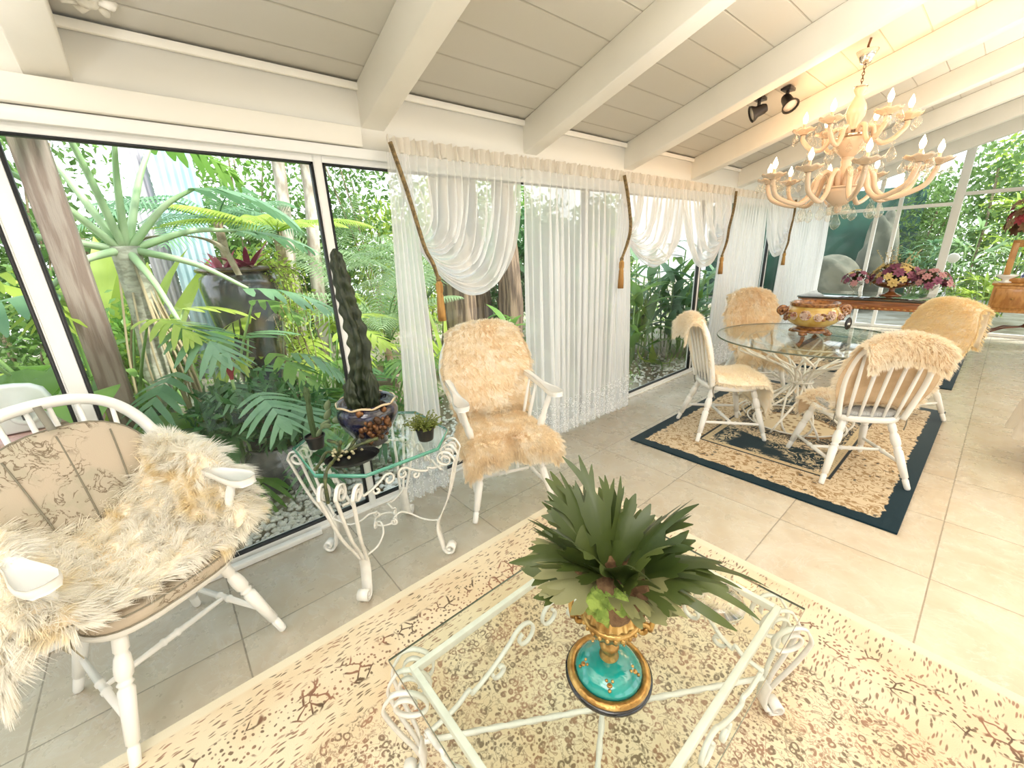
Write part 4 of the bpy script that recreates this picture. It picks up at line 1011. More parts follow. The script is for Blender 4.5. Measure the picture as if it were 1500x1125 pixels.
MB().lathe([(.162, .236), (.168, .240), (.166, .252), (.172, .258), (.168, .266), (.158, .262), (.152, .22), (.12, .12), (0, .10)], 56, flute=(28, .012, .24, .262)).build('rim', mb, jd)
def rose(c, d, r, parent, seed):
    d = nrm(d); x = nrm(np.cross((0, 0, 1), d)); y = np.cross(d, x); m = MB(); g = np.random.default_rng(seed); c = np.array(c)
    for ring, (rr, h, n, tilt) in enumerate(((r, .0, 6, .35), (r*.68, r*.28, 5, .7), (r*.38, r*.5, 4, 1.05))):
        for k in range(n):
            a = 2*PI*k/n+ring*.6; e = x*math.cos(a)+y*math.sin(a); t = np.cross(d, e); G = []
            for i in range(4):
                u = i/3; row = []
                for v in (-1, -.5, 0, .5, 1): row.append(c+d*(h+r*.3*math.sin(tilt)*u+r*.12*v*v)+e*(rr*.25+rr*.8*math.cos(tilt)*u)*(1-.1*v*v)+t*v*rr*.52*(.4+.6*u)*(1-.25*u*u))
                G.append(row)
            m.grid(np.array(G))
    m.ball(c+d*r*.5, r*.22, 8, 6); return m.build('rose', mc, parent, solid=.003)
for k in range(14):
    a = 2*PI*k/14; z = .165+.012*(k % 2); rose((.192*math.cos(a), .192*math.sin(a), z), (math.cos(a), math.sin(a), .1), .040 if k % 2 else .033, jd, k)
q = MB()
for k in range(60):
    a = rng.uniform(0, 2*PI); q.ball((.196*math.cos(a), .196*math.sin(a), .168+rng.normal(0, .018)), (.016, .016, .009), 7, 5, .2, k)
lg = q.build('leaf_garland', mb, jd); lg['kind'] = 'stuff'
for s in (1, -1):
    pr = np.vstack([spiral((s*.235, .20), .035, .012, (PI if s > 0 else 0), (PI-s*2.6*PI) if s > 0 else 2.6*PI, 20)[::-1], spline([(s*.20, .20), (s*.192, .16), (s*.205, .12)], 5)])
    m = MB().tube([(x, 0, z) for x, z in pr], .016, 8)
    for k in range(16): x, z = pr[int(k*len(pr)/16)]; m.ball((x+rng.normal(0, .01), rng.normal(0, .015), z+rng.normal(0, .01)), .015, 8, 6, .3, k)
    m.build('handle', mb, jd)
tg = MB().lathe([(.0, -.004), (.034, -.004), (.038, 0), (.034, .004), (0, .004)], 24); tg.xform(np.array([[0, 0, 1.0], [1, 0, 0], [0, 1.35, 0]]))
gto = tg.build('price_tag', black_plastic, jd, loc=(.245, -.05, .095)); gto.rotation_euler = (0, 0, math.radians(-62))
MB().box((.0045, -.014, -.012), (.0055, .014, .006)).build('sticker', M('white_sticker', (.8, .8, .78), .6), gto, smooth=False)
MB().tube([(.005, 0, .045), (.0, 0, .075), (-.03, .02, .10)], .0012, 5).build('string', M('tan_string', (.35, .25, .15), .8), gto)
# ---------------------------------------------------------------- curtains
def sheerM(name, col=(.93, .92, .93), dens=.62, lace=False):
    m, nt, out = nodes(name); g = NT(nt)
    tr = g.n('ShaderNodeBsdfTransparent'); tr.inputs[0].default_value = (1, 1, 1, 1)
    df = g.n('ShaderNodeBsdfDiffuse'); df.inputs[0].default_value = (*col, 1); tl = g.n('ShaderNodeBsdfTranslucent'); tl.inputs[0].default_value = (*col, 1)
    a = g.n('ShaderNodeMixShader'); a.inputs[0].default_value = .5; nt.links.new(df.outputs[0], a.inputs[1]); nt.links.new(tl.outputs[0], a.inputs[2])
    lw = g.n('ShaderNodeLayerWeight'); lw.inputs[0].default_value = .35
    f = g.math('MULTIPLY_ADD', lw.outputs['Facing'], 1-dens, dens, clamp=True)
    co = g.obj()
    if lace:
        s = g.sep(co); z = s[2]
        v = g.voro(co, 34, rand=.9); pat = g.ramp(g.math('ABSOLUTE', g.math('SUBTRACT', v, .36)), .03, .10)
        pat2 = g.ramp(g.voro(co, 75), .12, .2)
        lc = g.math('MULTIPLY', g.math('SUBTRACT', 1, g.ramp(z, .28, .34)), .55)
        f = g.math('SUBTRACT', f, g.math('MULTIPLY', g.math('MULTIPLY', pat, pat2), g.math('MULTIPLY', lc, .12)), clamp=True)
        f = g.math('ADD', f, g.math('MULTIPLY', g.math('SUBTRACT', 1, pat), lc), clamp=True)
    mx = g.n('ShaderNodeMixShader'); g.set(mx.inputs[0], f); nt.links.new(tr.outputs[0], mx.inputs[1]); nt.links.new(a.outputs[0], mx.inputs[2]); nt.links.new(mx.outputs[0], out.inputs[0]); return m
sheer = sheerM('white_sheer', (.97, .97, .985), dens=.60, lace=True); ruffM = sheerM('white_ruffle', (.92, .88, .82), .93)
rope = M('gold_rope', (.30, .21, .09), .7, col2=(.16, .11, .05), vs=60, bump=.5, bs=150)
tasselM = M('gold_tassel', (.52, .30, .09), .7, col2=(.36, .18, .05), vs=50, stretch=(1, 1, .1), bump=.4, bs=120)
XC = -2.195; ZTOP = 2.03
def ruffle(y0, y1, parent, seed):
    g = np.random.default_rng(seed); n = int((y1-y0)*260); ys = np.linspace(y0, y1, n); ph = np.cumsum(g.uniform(.55, 1.5, n)*.62)
    G = []
    for z, amp, off in ((ZTOP-.028, .006, 0), (ZTOP-.01, .011, .3), (ZTOP+.014, .016, .8), (ZTOP+.034, .021, 1.3), (ZTOP+.046, .018, 1.7)):
        G.append([(XC+.012+amp*math.sin(p+off*.5), y+.006*math.sin(p*1.3+off), z+.006*math.sin(p*.7+z*40)) for y, p in zip(ys, ph)])
    return MB().grid(np.array(G)).build('ruffle', ruffM, parent)
def scallop(y, z0): return z0-.035*abs(math.sin(y*PI/.085))**.6
def straight(y0, y1, nf, zbot, seed, amp=.03, taper=None, name='panel', parent=None, x=XC):
    g = np.random.default_rng(seed); nv = int(nf*14); nu = 40; f = np.linspace(0, 1, nv)
    ph = 2*PI*nf*f+np.interp(f, np.linspace(0, 1, 9), g.normal(0, .9, 9)); am = np.interp(f, np.linspace(0, 1, 12), g.uniform(.5, 1.25, 12)); G = []
    for i in range(nu):
        t = i/(nu-1); a, b = (y0, y1) if taper is None else (y0+(taper[0]-y0)*t, y1+(taper[1]-y1)*t)
        row = []
        for k in range(nv):
            A = amp*am[k]*(.35+.65*min(1, t*3)); y = a+(b-a)*f[k]+.012*math.sin(ph[k]*.5+3*t)*t; z = ZTOP-.028+(zbot-ZTOP+.028)*t
            if i == nu-1: z = z-.03*abs(math.sin(f[k]*nf*PI*1.7))**.5
            row.append((x+.012+A*math.sin(ph[k]+.5*math.sin(t*4+k*.02)), y, z))
        G.append(row)
    return MB().grid(np.array(G)).build(name, sheer, parent)
def swag(y0, y1, yt, zt, low, nf, seed, parent, far=1):
    """threads from the rail to the tie point; y0 is the tied side. low = lowest point of the free edge (y,z)"""
    g = np.random.default_rng(seed); nv = int(nf*12); nu = 44; G = []
    ph = 2*PI*nf*np.linspace(0, 1, nv)+np.interp(np.linspace(0, 1, nv), np.linspace(0, 1, 9), g.normal(0, .8, 9))
    for k in range(nv):
        u = k/(nv-1); top = np.array((y0+(y1-y0)*u, ZTOP-.028)); tie = np.array((yt, zt+.03-.07*u))
        # drooping curve; control points sink as u grows
        sag = u**1.25
        c1 = np.array((top[0]+(low[0]-top[0])*.10*sag, top[1]+(low[1]-top[1])*(.25+.75*sag)*.92)); c2 = np.array((tie[0]+(low[0]-tie[0])*1.0*sag+.02*(y1-y0), tie[1]*(1-sag)+(low[1]-.16)*sag+.10*(1-sag)))
        P = bez([top, c1, c2, tie], nu)
        # parametrise the far edge denser
        G.append([(XC+.012+.03*math.sin(ph[k]+1.2*math.sin(3*PI*i/nu))*(1-(i/(nu-1))**2*.75)*(.4+.6*min(1, i/8))+.045*sag*math.sin(PI*i/(nu-1))+.026*math.sin(2*PI*4.3*u+seed+1.5*i/nu)*math.sin(PI*i/(nu-1)), P[i][0], P[i][1]+.008*math.sin(ph[k]*2+i*.3)*math.sin(PI*i/(nu-1))) for i in range(nu)])
    return MB().grid(np.array(G)).build('swag', sheer, parent)
def tail(yt, zt, wt, y0, y1, zb, nf, seed, parent, xb=0.05):
    g = np.random.default_rng(seed); nv = int(nf*14); nu = 36; G = []; f = np.linspace(0, 1, nv); ph = 2*PI*nf*f+np.interp(f, np.linspace(0, 1, 7), g.normal(0, .8, 7))
    for i in range(nu):
        t = i/(nu-1); w = t**.6; row = []
        for k in range(nv):
            a = yt-wt+2*wt*f[k]; b = y0+(y1-y0)*f[k]; z = zt+(zb-zt)*t
            if i == nu-1: z -= .04*abs(math.sin(f[k]*nf*PI*1.3))**.5
            row.append((XC+.012+xb*t+(.008+.028*w)*math.sin(ph[k]+.6*math.sin(t*3)), a+(b-a)*w, z))
        G.append(row)
    return MB().grid(np.array(G)).build('tail', sheer, parent)
def tieback(y0, yt, zt, ytas, zt0, zt1, label, ztop=ZTOP+.01):
    t = thing('curtain_tieback', label, 'tieback', (XC, yt, zt))
    for dx in (.0, .012):
        P = spline([(XC+.045+dx, y0, ztop), (XC+.06+dx, (y0*.55+yt*.45), ztop+(zt-ztop)*.45), (XC+.055+dx, yt, zt), (XC+.07+dx, (yt+ytas)/2, (zt+zt0)/2), (XC+.06+dx*.4, ytas, zt0)], 8)
        P = P-np.array((XC, yt, zt)); MB().tube(P, .0085, 7).build('rope', rope, t)
    L = zt0-zt1; o = np.array((.065, ytas-yt, zt0-zt))
    MB().ball(o+np.array((0, 0, .0)), (.016, .016, .020), 10, 8).build('knot', rope, t)
    MB().lathe([(.010, -L), (.024, -L), (.023, -L*.75), (.019, -L*.45), (.020, -L*.40), (.016, -L*.34), (.021, -L*.28), (.021, -L*.12), (.012, -.01), (.004, 0)], 28, o, flute=(14, .05, -L, -L*.42)).build('tassel', tasselM, t)
    return t
def curtain(label): return thing('sheer_curtain', label, 'curtain', (0, 0, 0), 0, 'sheer curtains along the windows')
c = curtain('first sheer curtain from the left, swagged up to a gold rope at its left side')
ruffle(1.075, 2.02, c, 1); swag(1.09, 1.98, 1.20, 1.57, (1.52, 1.15), 15, 2, c); straight(1.065, 1.20, 7, .02, 3, .024, (.95, 1.26), 'tail', c)
tieback(1.075, 1.205, 1.545, 1.275, 1.36, 1.12, 'gold rope tieback with tassel left of the first swagged curtain')
c = curtain('straight sheer curtain behind and right of the middle armchair')
ruffle(2.02, 3.055, c, 5); straight(1.985, 3.05, 15, .045, 6, .034, (1.98, 3.06), 'panel', c, XC+.01)
c = curtain('sheer curtain swagged to a gold rope at its left, right of the straight sheer panel')
ruffle(3.06, 4.13, c, 7); swag(3.07, 4.14, 3.20, 1.60, (3.58, 1.24), 14, 8, c); straight(3.06, 3.20, 7, .02, 9, .024, (3.01, 3.36), 'tail', c)
tieback(3.065, 3.17, 1.66, 3.06, 1.40, 1.16, 'gold rope tieback with tassel between the straight panel and the second swag')
c = curtain('sheer curtain swagged towards its right side, before the leafy garden gap')
ruffle(4.13, 5.18, c, 11); swag(5.16, 4.07, 5.08, 1.60, (4.62, 1.16), 14, 12, c); straight(5.06, 5.20, 8, .02, 13, .024, (4.92, 5.40), 'tail', c)
tieback(5.19, 5.09, 1.66, 4.98, 1.36, 1.16, 'gold tieback holding the swag that opens to the left')
c = curtain('straight sheer panel behind the chair beyond the table')
ruffle(5.18, 6.45, c, 14); straight(5.28, 6.30, 13, .04, 15, .034, (5.25, 6.28), 'panel', c)
c = curtain('farthest swagged sheer curtain, bunched to its right')
ruffle(6.45, 7.30, c, 16); swag(7.22, 6.30, 7.14, 1.62, (6.75, 1.20), 12, 17, c); straight(7.10, 7.28, 8, .02, 18, .024, (6.95, 7.35), 'tail', c)
tieback(7.2, 7.12, 1.6, 7.02, 1.34, 1.16, 'farthest gold tieback, beside the last straight panel')
c = curtain('last straight sheer panel beside the far gable window')
ruffle(7.30, 9.25, c, 19); straight(7.32, 9.2, 17, .04, 20, .036, (7.3, 9.2), 'panel', c)
# ---------------------------------------------------------------- chandelier
opal = M('opal_glass', (.74, .58, .44), .18, coat=.6, bump=.05, bs=60)
bulbM = emitM('lit_bulb', (1, .72, .42), 9)
chrome = M('chrome', (.75, .72, .68), .12, 1)
CX, CY = -.90, 3.95
ch = thing('chandelier', 'two tier white glass chandelier with lit candle bulbs and crystal drops', 'chandelier', (CX, CY, 1.74))
Z0 = 1.74
def cz(z): return z-Z0
ztop = zceil(CX)
MB().tube([(0, 0, cz(2.60)), (.01, 0, cz(2.66)), (-.004, .006, cz(2.70)), (.006, 0, cz(ztop-.004))], .007, 6).build('cord', M('brown_cord', (.20, .09, .04), .7), ch)
MB().lathe([(.010, cz(2.595)), (.028, cz(2.60)), (.040, cz(2.63)), (.062, cz(2.672)), (.058, cz(2.674)), (.036, cz(2.635)), (.0, cz(2.62))], 20).build('canopy_cup', chrome, ch)
q = MB()
for k in range(7):
    zc_ = cz(2.47)+k*.0185; a = k*PI/2; q.tube([(.007*math.cos(t)*math.cos(a), .007*math.cos(t)*math.sin(a), zc_+.013*math.sin(t)) for t in np.linspace(0, 2*PI, 12, endpoint=False)], .0022, 5, closed=True)
q.build('chain', M('dark_bronze', (.16, .10, .06), .4, .7), ch)
MB().lathe([(0, cz(2.472)), (.034, cz(2.468)), (.036, cz(2.455)), (.034, cz(2.44)), (.022, cz(2.42)), (.026, cz(2.405)), (.050, cz(2.36)), (.058, cz(2.325)), (.052, cz(2.29)), (.034, cz(2.25)), (.028, cz(2.22)), (.036, cz(2.21)), (0, cz(2.208))], 28).build('upper_column', opal, ch)
MB().lathe([(0, cz(2.475)), (.040, cz(2.474)), (.040, cz(2.468)), (0, cz(2.467))], 24).build('column_cap', chrome, ch)
MB().lathe([(0, cz(2.158)), (.07, cz(2.160)), (.085, cz(2.17)), (.085, cz(2.182)), (.05, cz(2.186)), (.03, cz(2.21)), (0, cz(2.212))], 28).build('upper_hub', chrome, ch)
MB().lathe([(.030, cz(2.04)), (.044, cz(2.05)), (.075, cz(2.085)), (.098, cz(2.13)), (.102, cz(2.158)), (.096, cz(2.158)), (.0, cz(2.12))], 32).build('upper_bowl', opal, ch)
MB().lathe([(.034, cz(2.045)), (.038, cz(2.035)), (.030, cz(2.03)), (.036, cz(2.02)), (.03, cz(1.995)), (.034, cz(1.975)), (.056, cz(1.94)), (.066, cz(1.905)), (.060, cz(1.87)), (.03, cz(1.855))], 28).build('lower_column', opal, ch)
MB().lathe([(0, cz(1.855)), (.10, cz(1.856)), (.115, cz(1.852)), (.115, cz(1.842)), (0, cz(1.84))], 32).build('lower_hub', opal, ch)
MB().lathe([(0, cz(1.675)), (.012, cz(1.678)), (.022, cz(1.69)), (.026, cz(1.705)), (.022, cz(1.72)), (.050, cz(1.735)), (.085, cz(1.77)), (.105, cz(1.815)), (.110, cz(1.845)), (.0, cz(1.84))], 32).build('lower_bowl', opal, ch)
def drop_mesh():
    m = MB().lathe([(.0, -.062), (.010, -.056), (.0175, -.044), (.018, -.034), (.010, -.017), (.0035, -.003), (.0, 0)], 8)
    m.lathe([(0, .001), (.006, .006), (.006, .011), (0, .016)], 8); return m
drop0 = drop_mesh().build('crystal_drop', crystal, None, smooth=False); drop_me = drop0.data; bpy.data.objects.remove(drop0)
def drop(p, parent, s=1.0):
    o = bpy.data.objects.new('crystal_drop', drop_me); COL.objects.link(o); o.parent = parent; o.location = p; o.scale = (s*1.45, s*1.45, s*1.45)
def fluted_cup(c, r):
    m = MB(); n = 40; V = []
    prof = ((.30, -.020), (.42, -.014), (.70, -.004), (.95, .006), (1.06, .016), (1.02, .017), (.9, .010), (.55, .002), (0.0, .0))
    for k, z in prof:
        for i in range(n):
            a = 2*PI*i/n; w = max(0, (k-.5)); V.append((c[0]+r*k*math.cos(a)*(1+.05*w*math.cos(8*a)), c[1]+r*k*math.sin(a)*(1+.05*w*math.cos(8*a)), c[2]+z+.010*w*math.cos(8*a)))
    F = [(i*n+k, i*n+(k+1) % n, (i+1)*n+(k+1) % n, (i+1)*n+k) for i in range(len(prof)-1) for k in range(n)]; return m.add(V, F)
def arm(a, r_end, z_hub, z_cup, loop_h, sag, scale, parent, drops):
    d = np.array((math.cos(a), math.sin(a), 0)); L = lambda o, z: tuple(d*o+np.array((0, 0, cz(z))))
    P = [L(.06, z_hub), L(.085, z_hub+loop_h*.75), L(.125, z_hub+loop_h), L(.165, z_hub+loop_h*.55), L(.185, z_hub-.02), L(.225, z_cup-sag*.86), L(.29 if r_end > .35 else .24, z_cup-sag), L(r_end-.045, z_cup-sag*.72), L(r_end-.002, z_cup-sag*.28), L(r_end, z_cup-.02)]
    if r_end < .35: P = [L(.04, z_hub), L(.07, z_hub+loop_h), L(.11, z_hub+loop_h*.8), L(.125, z_hub-.01), L(.165, z_cup-sag), L(.225, z_cup-sag*.9), L(r_end-.005, z_cup-sag*.45), L(r_end, z_cup-.02)]
    o = MB().tube(spline(P, 6), .0135*scale, 9).build('arm', opal, parent)
    c = d*r_end+np.array((0, 0, cz(z_cup)))
    fluted_cup(c, .062*scale).build('bobeche', opal, o)
    MB().lathe([(.011, 0), (.012, .006), (.009, .012), (.0095, .045), (.011, .05), (0, .05)], 12, c).build('candle_sleeve', opal, o)
    MB().lathe([(.006, .05), (.010, .056), (.0165, .075), (.016, .090), (.009, .108), (.003, .124), (0, .128)], 14, c).build('bulb', bulbM, o)
    for k in range(drops):
        aa = a+(k-(drops-1)/2)*(2*PI/max(drops, 3)) ; e = c+np.array((math.cos(aa), math.sin(aa), 0))*.058*scale; drop(tuple(e+np.array((0, 0, -.004))), o, .85)
    q = np.array(L(.235, z_cup-sag-.012)); drop(tuple(q+np.array((0, 0, -.012))), o, 1.15)
    for ff in (.35, .6, .8):       # bead swag under the arm
        t = P[-4]; 
    return o
for k in range(10): arm(2*PI*k/10+.12, .475, 1.85, 1.945, .105, .195, 1.22, ch, 5)
for k in range(6): arm(2*PI*k/6+.30, .285, 2.17, 2.245, .055, .135, 1.12, ch, 4)
for k in range(8):
    a = 2*PI*k/8; drop((.055*math.cos(a), .055*math.sin(a), cz(1.742)), ch, .9)
drop((0, 0, cz(1.672)), ch, 1.25)
for k in range(8):
    a = 2*PI*k/8+.2; drop((.10*math.cos(a), .10*math.sin(a), cz(2.128)), ch, .75)
def bulb_light(loc, e):
    l = bpy.data.lights.new('bulb_light', 'POINT'); l.energy = e; l.color = (1, .58, .28); l.shadow_soft_size = .10
    o = bpy.data.objects.new('bulb_light', l); o.location = loc; COL.objects.link(o)
for k in range(5):
    a = 2*PI*k/5+.12; bulb_light((CX+.52*math.cos(a), CY+.52*math.sin(a), 2.10), 1.6)
for k in range(3):
    a = 2*PI*k/3+.3; bulb_light((CX+.36*math.cos(a), CY+.36*math.sin(a), 2.42), 2.0)

# ---------------------------------------------------------------- spot lights and ceiling fixture
blk = M('black_metal', (.012, .011, .012), .35)
def spot(loc, aim, label, zc_):
    t = thing('spotlight', label, 'spotlight', loc); aim = nrm(aim)
    MB().box((-.035, -.055, zc_-.022), (.035, .055, zc_)).build('base_plate', blk, t, smooth=False, bevel=.004)
    MB().tube(spline([(0, 0, zc_-.02), (.0, .0, zc_-.06), (.012, -.01, zc_-.085)], 5), .012, 8).build('swivel_arm', blk, t)
    c = np.array((.012, -.01, zc_-.095)); MB().lathe([(0, -.055), (.028, -.05), (.036, -.03), (.040, .02), (.056, .045), (.060, .06), (.052, .060), (.046, .048), (0, .045)], 24, c, axis=aim).build('lamp_head', blk, t, autos=40)
    MB().lathe([(0, .046), (.047, .0475), (.047, .05), (0, .05)], 20, c, axis=aim).build('lens', M('frosted_lens', (.8, .76, .7), .3), t)
# on the underside/side of the rafter at y=3.28
def on_ceiling(x, y): return (x, y, 0)
spot((-1.37, 4.02, 0), (.55, -.35, -.75), 'black ceiling spotlight with its lens showing, left of the chandelier', zceil(-1.37))
spot((-1.52, 3.90, 0), (-.75, -.55, -.35), 'black ceiling spotlight turned away, left of the other spotlight', zceil(-1.52))
ro = thing('ceiling_ornament', 'white moulded ceiling ornament cut off by the top left corner', 'ornament', (-2.13, .06, 0))
zz = zceil(-2.13)
m = MB().lathe([(.10, zz-.002), (.102, zz-.018), (.085, zz-.024), (.07, zz-.04), (.045, zz-.046), (.03, zz-.065), (.0, zz-.07)], 32, flute=(8, .07, zz-.05, zz))
m.xform(np.diag((.75, .75, 1))); m.build('rosette', white_paint, ro)
for k in range(6):
    a = k*PI/3; MB().tube([(.03*math.cos(a), .03*math.sin(a), zz-.05), (.06*math.cos(a+.3), .06*math.sin(a+.3), zz-.055), (.075*math.cos(a+.7), .075*math.sin(a+.7), zz-.035)], [.011, .014, .006], 8).build('scroll', white_paint, ro)

# ---------------------------------------------------------------- wooden flower table and what stands on it
mahog = M('mahogany', (.26, .085, .025), .2, col2=(.40, .15, .05), vs=5, stretch=(1, 9, 9), coat=.8)
darktop = M('dark_polished_top', (.035, .03, .022), .08, coat=1)
wt = thing('sideboard_table', 'polished mahogany table carrying the flower bowls at the far end', 'table', (-1.12, 7.35, .012))
W2, D2, H2 = .74, .48, .738
o_ = [(x*W2, y*D2) for x, y in ((-1, -.86), (-.9, -1), (.9, -1), (1, -.86), (1, .86), (.9, 1), (-.9, 1), (-1, .86))]
MB().prism(o_, H2-.022, H2).build('top', darktop, wt, smooth=False, bevel=.005)
MB().prism([(x*.985, y*.985) for x, y in o_], H2-.045, H2-.0225).build('moulding', mahog, wt, smooth=False, bevel=.008)
m = MB(); ap = [(x*.93, y*.92) for x, y in o_]; m.prism(ap, H2-.135, H2-.045); m.build('apron', mahog, wt, smooth=False, bevel=.004)
q = MB()
for k in range(21): q.ball((-W2*.8+k*W2*.08, -D2*.925, H2-.115), (.020, .010, .013), 8, 6)
q.build('carved_edge', M('gilt_wood', (.45, .22, .06), .25, coat=.5), wt)
for sx in (-1, 1):
    for sy in (-1, 1):
        c = np.array((sx*W2*.82, sy*D2*.78)); P = [(c[0], c[1], H2-.05), (c[0]+sx*.03, c[1]+sy*.03, H2-.18), (c[0]+sx*.01, c[1]+sy*.01, .35), (c[0]-sx*.01, c[1]-sy*.01, .12), (c[0]+sx*.03, c[1]+sy*.03, .012)]
        MB().tube(spline(P, 6), np.interp(np.linspace(0, 1, 25), [0, .25, .6, .85, 1], [.045, .05, .030, .024, .034]), 10).build('leg', mahog, wt)
def petals(c, d, r, n, ring, m, seed):
    g = np.random.default_rng(seed); d = nrm(d); x = nrm(np.cross(d, (.3, .2, 1))); y = np.cross(d, x)
    for k in range(n):
        a = 2*PI*k/n+ring; e = x*math.cos(a)+y*math.sin(a); t = np.cross(d, e); c0 = np.array(c)
        m.grid(np.array([[c0+e*r*.12-t*r*.06, c0+e*r*.12+t*r*.06], [c0+e*r*.6+d*r*.22-t*r*.30, c0+e*r*.6+d*r*.22+t*r*.30], [c0+e*r+d*r*.14-t*r*.16, c0+e*r+d*r*.14+t*r*.16]]))
def bouquet(name, label, loc, rad, hgt_, n, mats, seed, sprays=0, spray_h=.25, ell=(1, 1)):
    g = np.random.default_rng(seed); t = thing(name, label, 'flowers', loc)
    gr = leafM(name+'_foliage_%d' % seed, (.05, .07, .02), (.13, .10, .05), .5, .2); q = MB()
    for k in range(60):
        a = g.uniform(0, 2*PI); el = g.uniform(-.1, 1.3); L = rad*g.uniform(.7, 1.1); d = np.array((math.cos(a)*math.cos(el)*ell[0], math.sin(a)*math.cos(el)*ell[1], math.sin(el)*hgt_/rad)); s = np.cross(d, (0, 0, 1)); s = nrm(s)*rad*.07
        q.grid(np.array([[d*L*.2-s*.3, d*L*.2+s*.3], [d*L*.65-s, d*L*.65+s], [d*L-s*.1, d*L+s*.1]]))
    q.build('foliage', gr, t)
    for k in range(n):
        a = 2.4*k; el = math.asin(min(1, (k+.5)/n*1.0))*.98; d = np.array((math.cos(a)*math.cos(el)*ell[0], math.sin(a)*math.cos(el)*ell[1], math.sin(el)*hgt_/rad)); c = d*rad*g.uniform(.80, 1.0); m = MB(); r = rad*g.uniform(.17, .25)
        petals(c, d, r, 7, 0, m, k); petals(c+nrm(d)*r*.12, d, r*.72, 6, .4, m, k); m.ball(c+nrm(d)*r*.2, r*.26, 8, 6)
        m.build('blossom', mats[int(g.integers(0, len(mats)))], t)
    if sprays:
        q = MB()
        for k in range(sprays):
            a = g.uniform(0, 2*PI); el = g.uniform(.8, 1.45); L = spray_h*g.uniform(.6, 1.1); d = np.array((math.cos(a)*math.cos(el), math.sin(a)*math.cos(el), math.sin(el))); P = [d*rad*.3, d*L*.7, d*L+np.array((0, 0, -.02))]; q.tube(P, .002, 4)
            for j in range(8): q.ball(d*L*(.5+.06*j)+g.normal(0, .012, 3), (.009, .009, .006), 6, 4)
        q.build('dried_spray', M('straw_spray', (.55, .46, .26), .8), t)
    return t
mau = [M('mauve_petals', (.34, .12, .19), .6), M('plum_petals', (.22, .06, .12), .6), M('dusty_pink_petals', (.50, .25, .26), .6)]; yel = [M('cream_yellow_petals', (.74, .58, .24), .6), M('pale_gold_petals', (.66, .48, .18), .6), mau[0]]
ZW = .012+H2
bc_ = thing('compote', 'dark brown lustre compote bowl in the middle of the mahogany table', 'bowl', (-.93, 7.42, ZW))
MB().lathe([(.115, 0), (.12, .012), (.075, .025), (.035, .05), (.03, .085), (.05, .10)], 32).build('foot', mahog, bc_); MB().lathe([(.05, .095), (.16, .115), (.215, .155), (.225, .185), (.212, .185), (.15, .14), (0, .13)], 40).build('bowl', mb, bc_)
bouquet('flower_arrangement', 'yellow and mauve flower arrangement heaped in the brown compote bowl', (-.93, 7.42, ZW+.17), .27, .27, 44, yel+[mau[1]], 31, 16, .46, (1.1, .9))
gv = thing('glass_vase', 'stemmed clear glass vase at the left of the brown compote', 'vase', (-1.31, 7.34, ZW))
MB().lathe([(.06, 0), (.06, .006), (.012, .015), (.012, .07), (.05, .095), (.085, .15), (.08, .15), (.045, .10), (0, .09)], 24).build('body', crystal, gv)
bouquet('flower_arrangement', 'mauve and cream flowers in the stemmed glass, left of the yellow flowers', (-1.31, 7.34, ZW+.15), .18, .20, 24, mau+[yel[0]], 32)
gv2 = dup(gv, (-.58, 7.30, ZW), 0, 'stemmed clear glass vase at the right of the brown compote')
bouquet('flower_arrangement', 'purple flowers with one yellow bloom, right of the yellow flowers', (-.58, 7.30, ZW+.15), .22, .21, 26, mau+mau+[yel[1]], 33)

# ---------------------------------------------------------------- display cabinet at the right
honey = M('honey_wood', (.42, .19, .045), .28, col2=(.56, .29, .09), vs=4, stretch=(8, 8, 1), coat=.5)
cab = thing('display_cabinet', 'honey wood display cabinet on carved legs, cut by the right edge', 'cabinet', (.34, 9.05, 0))
cw, cdp = .40, .21
MB().box((-cw, -cdp, .46), (cw, cdp, .80)).build('case', honey, cab, smooth=False, bevel=.008)
MB().box((-cw-.02, -cdp-.02, .80), (cw+.02, cdp+.01, .835)).build('ledge', honey, cab, smooth=False, bevel=.01)
MB().box((-cw-.015, -cdp-.015, .44), (cw+.015, cdp+.01, .468)).build('base_moulding', honey, cab, smooth=False, bevel=.008)
for k in (-1, 1):
    d_ = MB().box((k*cw/2-.175, -cdp-.014, .50), (k*cw/2+.175, -cdp, .765)).build('drawer', M('figured_honey_veneer', (.52, .25, .07), .25, col2=(.36, .15, .035), vs=7, stretch=(3, 1, 1), coat=.6), cab, smooth=False, bevel=.006); MB().ball((k*cw/2, -cdp-.025, .63), .013, 10, 8).build('knob', gold, d_)
m = MB()
for x0, x1, z0, z1 in ((-cw+.05, -cw+.115, .835, 1.36), (cw-.115, cw-.05, .835, 1.36), (-.025, .025, .835, 1.36), (-cw+.112, cw-.112, .836, .90), (-cw+.112, cw-.112, 1.30, 1.358)): m.box((x0, -cdp+.04-.001*(z0 > .8355), z0), (x1, -cdp+.07, z1))
m.box((-cw+.05, -cdp+.04, 1.36), (cw-.05, cdp, 1.39)); m.box((-cw+.05, cdp-.02, .835), (-cw+.07, cdp, 1.36)); m.box((cw-.07, cdp-.02, .835), (cw-.05, cdp, 1.36))
m.build('upper_frame', honey, cab, smooth=False, bevel=.004)
MB().box((-cw+.1, -cdp+.053, .89), (cw-.1, -cdp+.057, 1.31)).build('door_glass', pane_glass, cab, smooth=False)
MB().box((-cw+.06, -cdp+.07, 1.09), (cw-.06, cdp-.01, 1.098)).build('glass_shelf', pane_glass, cab, smooth=False)
dkw = M('dark_walnut', (.11, .035, .018), .3, col2=(.17, .06, .03), vs=6, coat=.4)
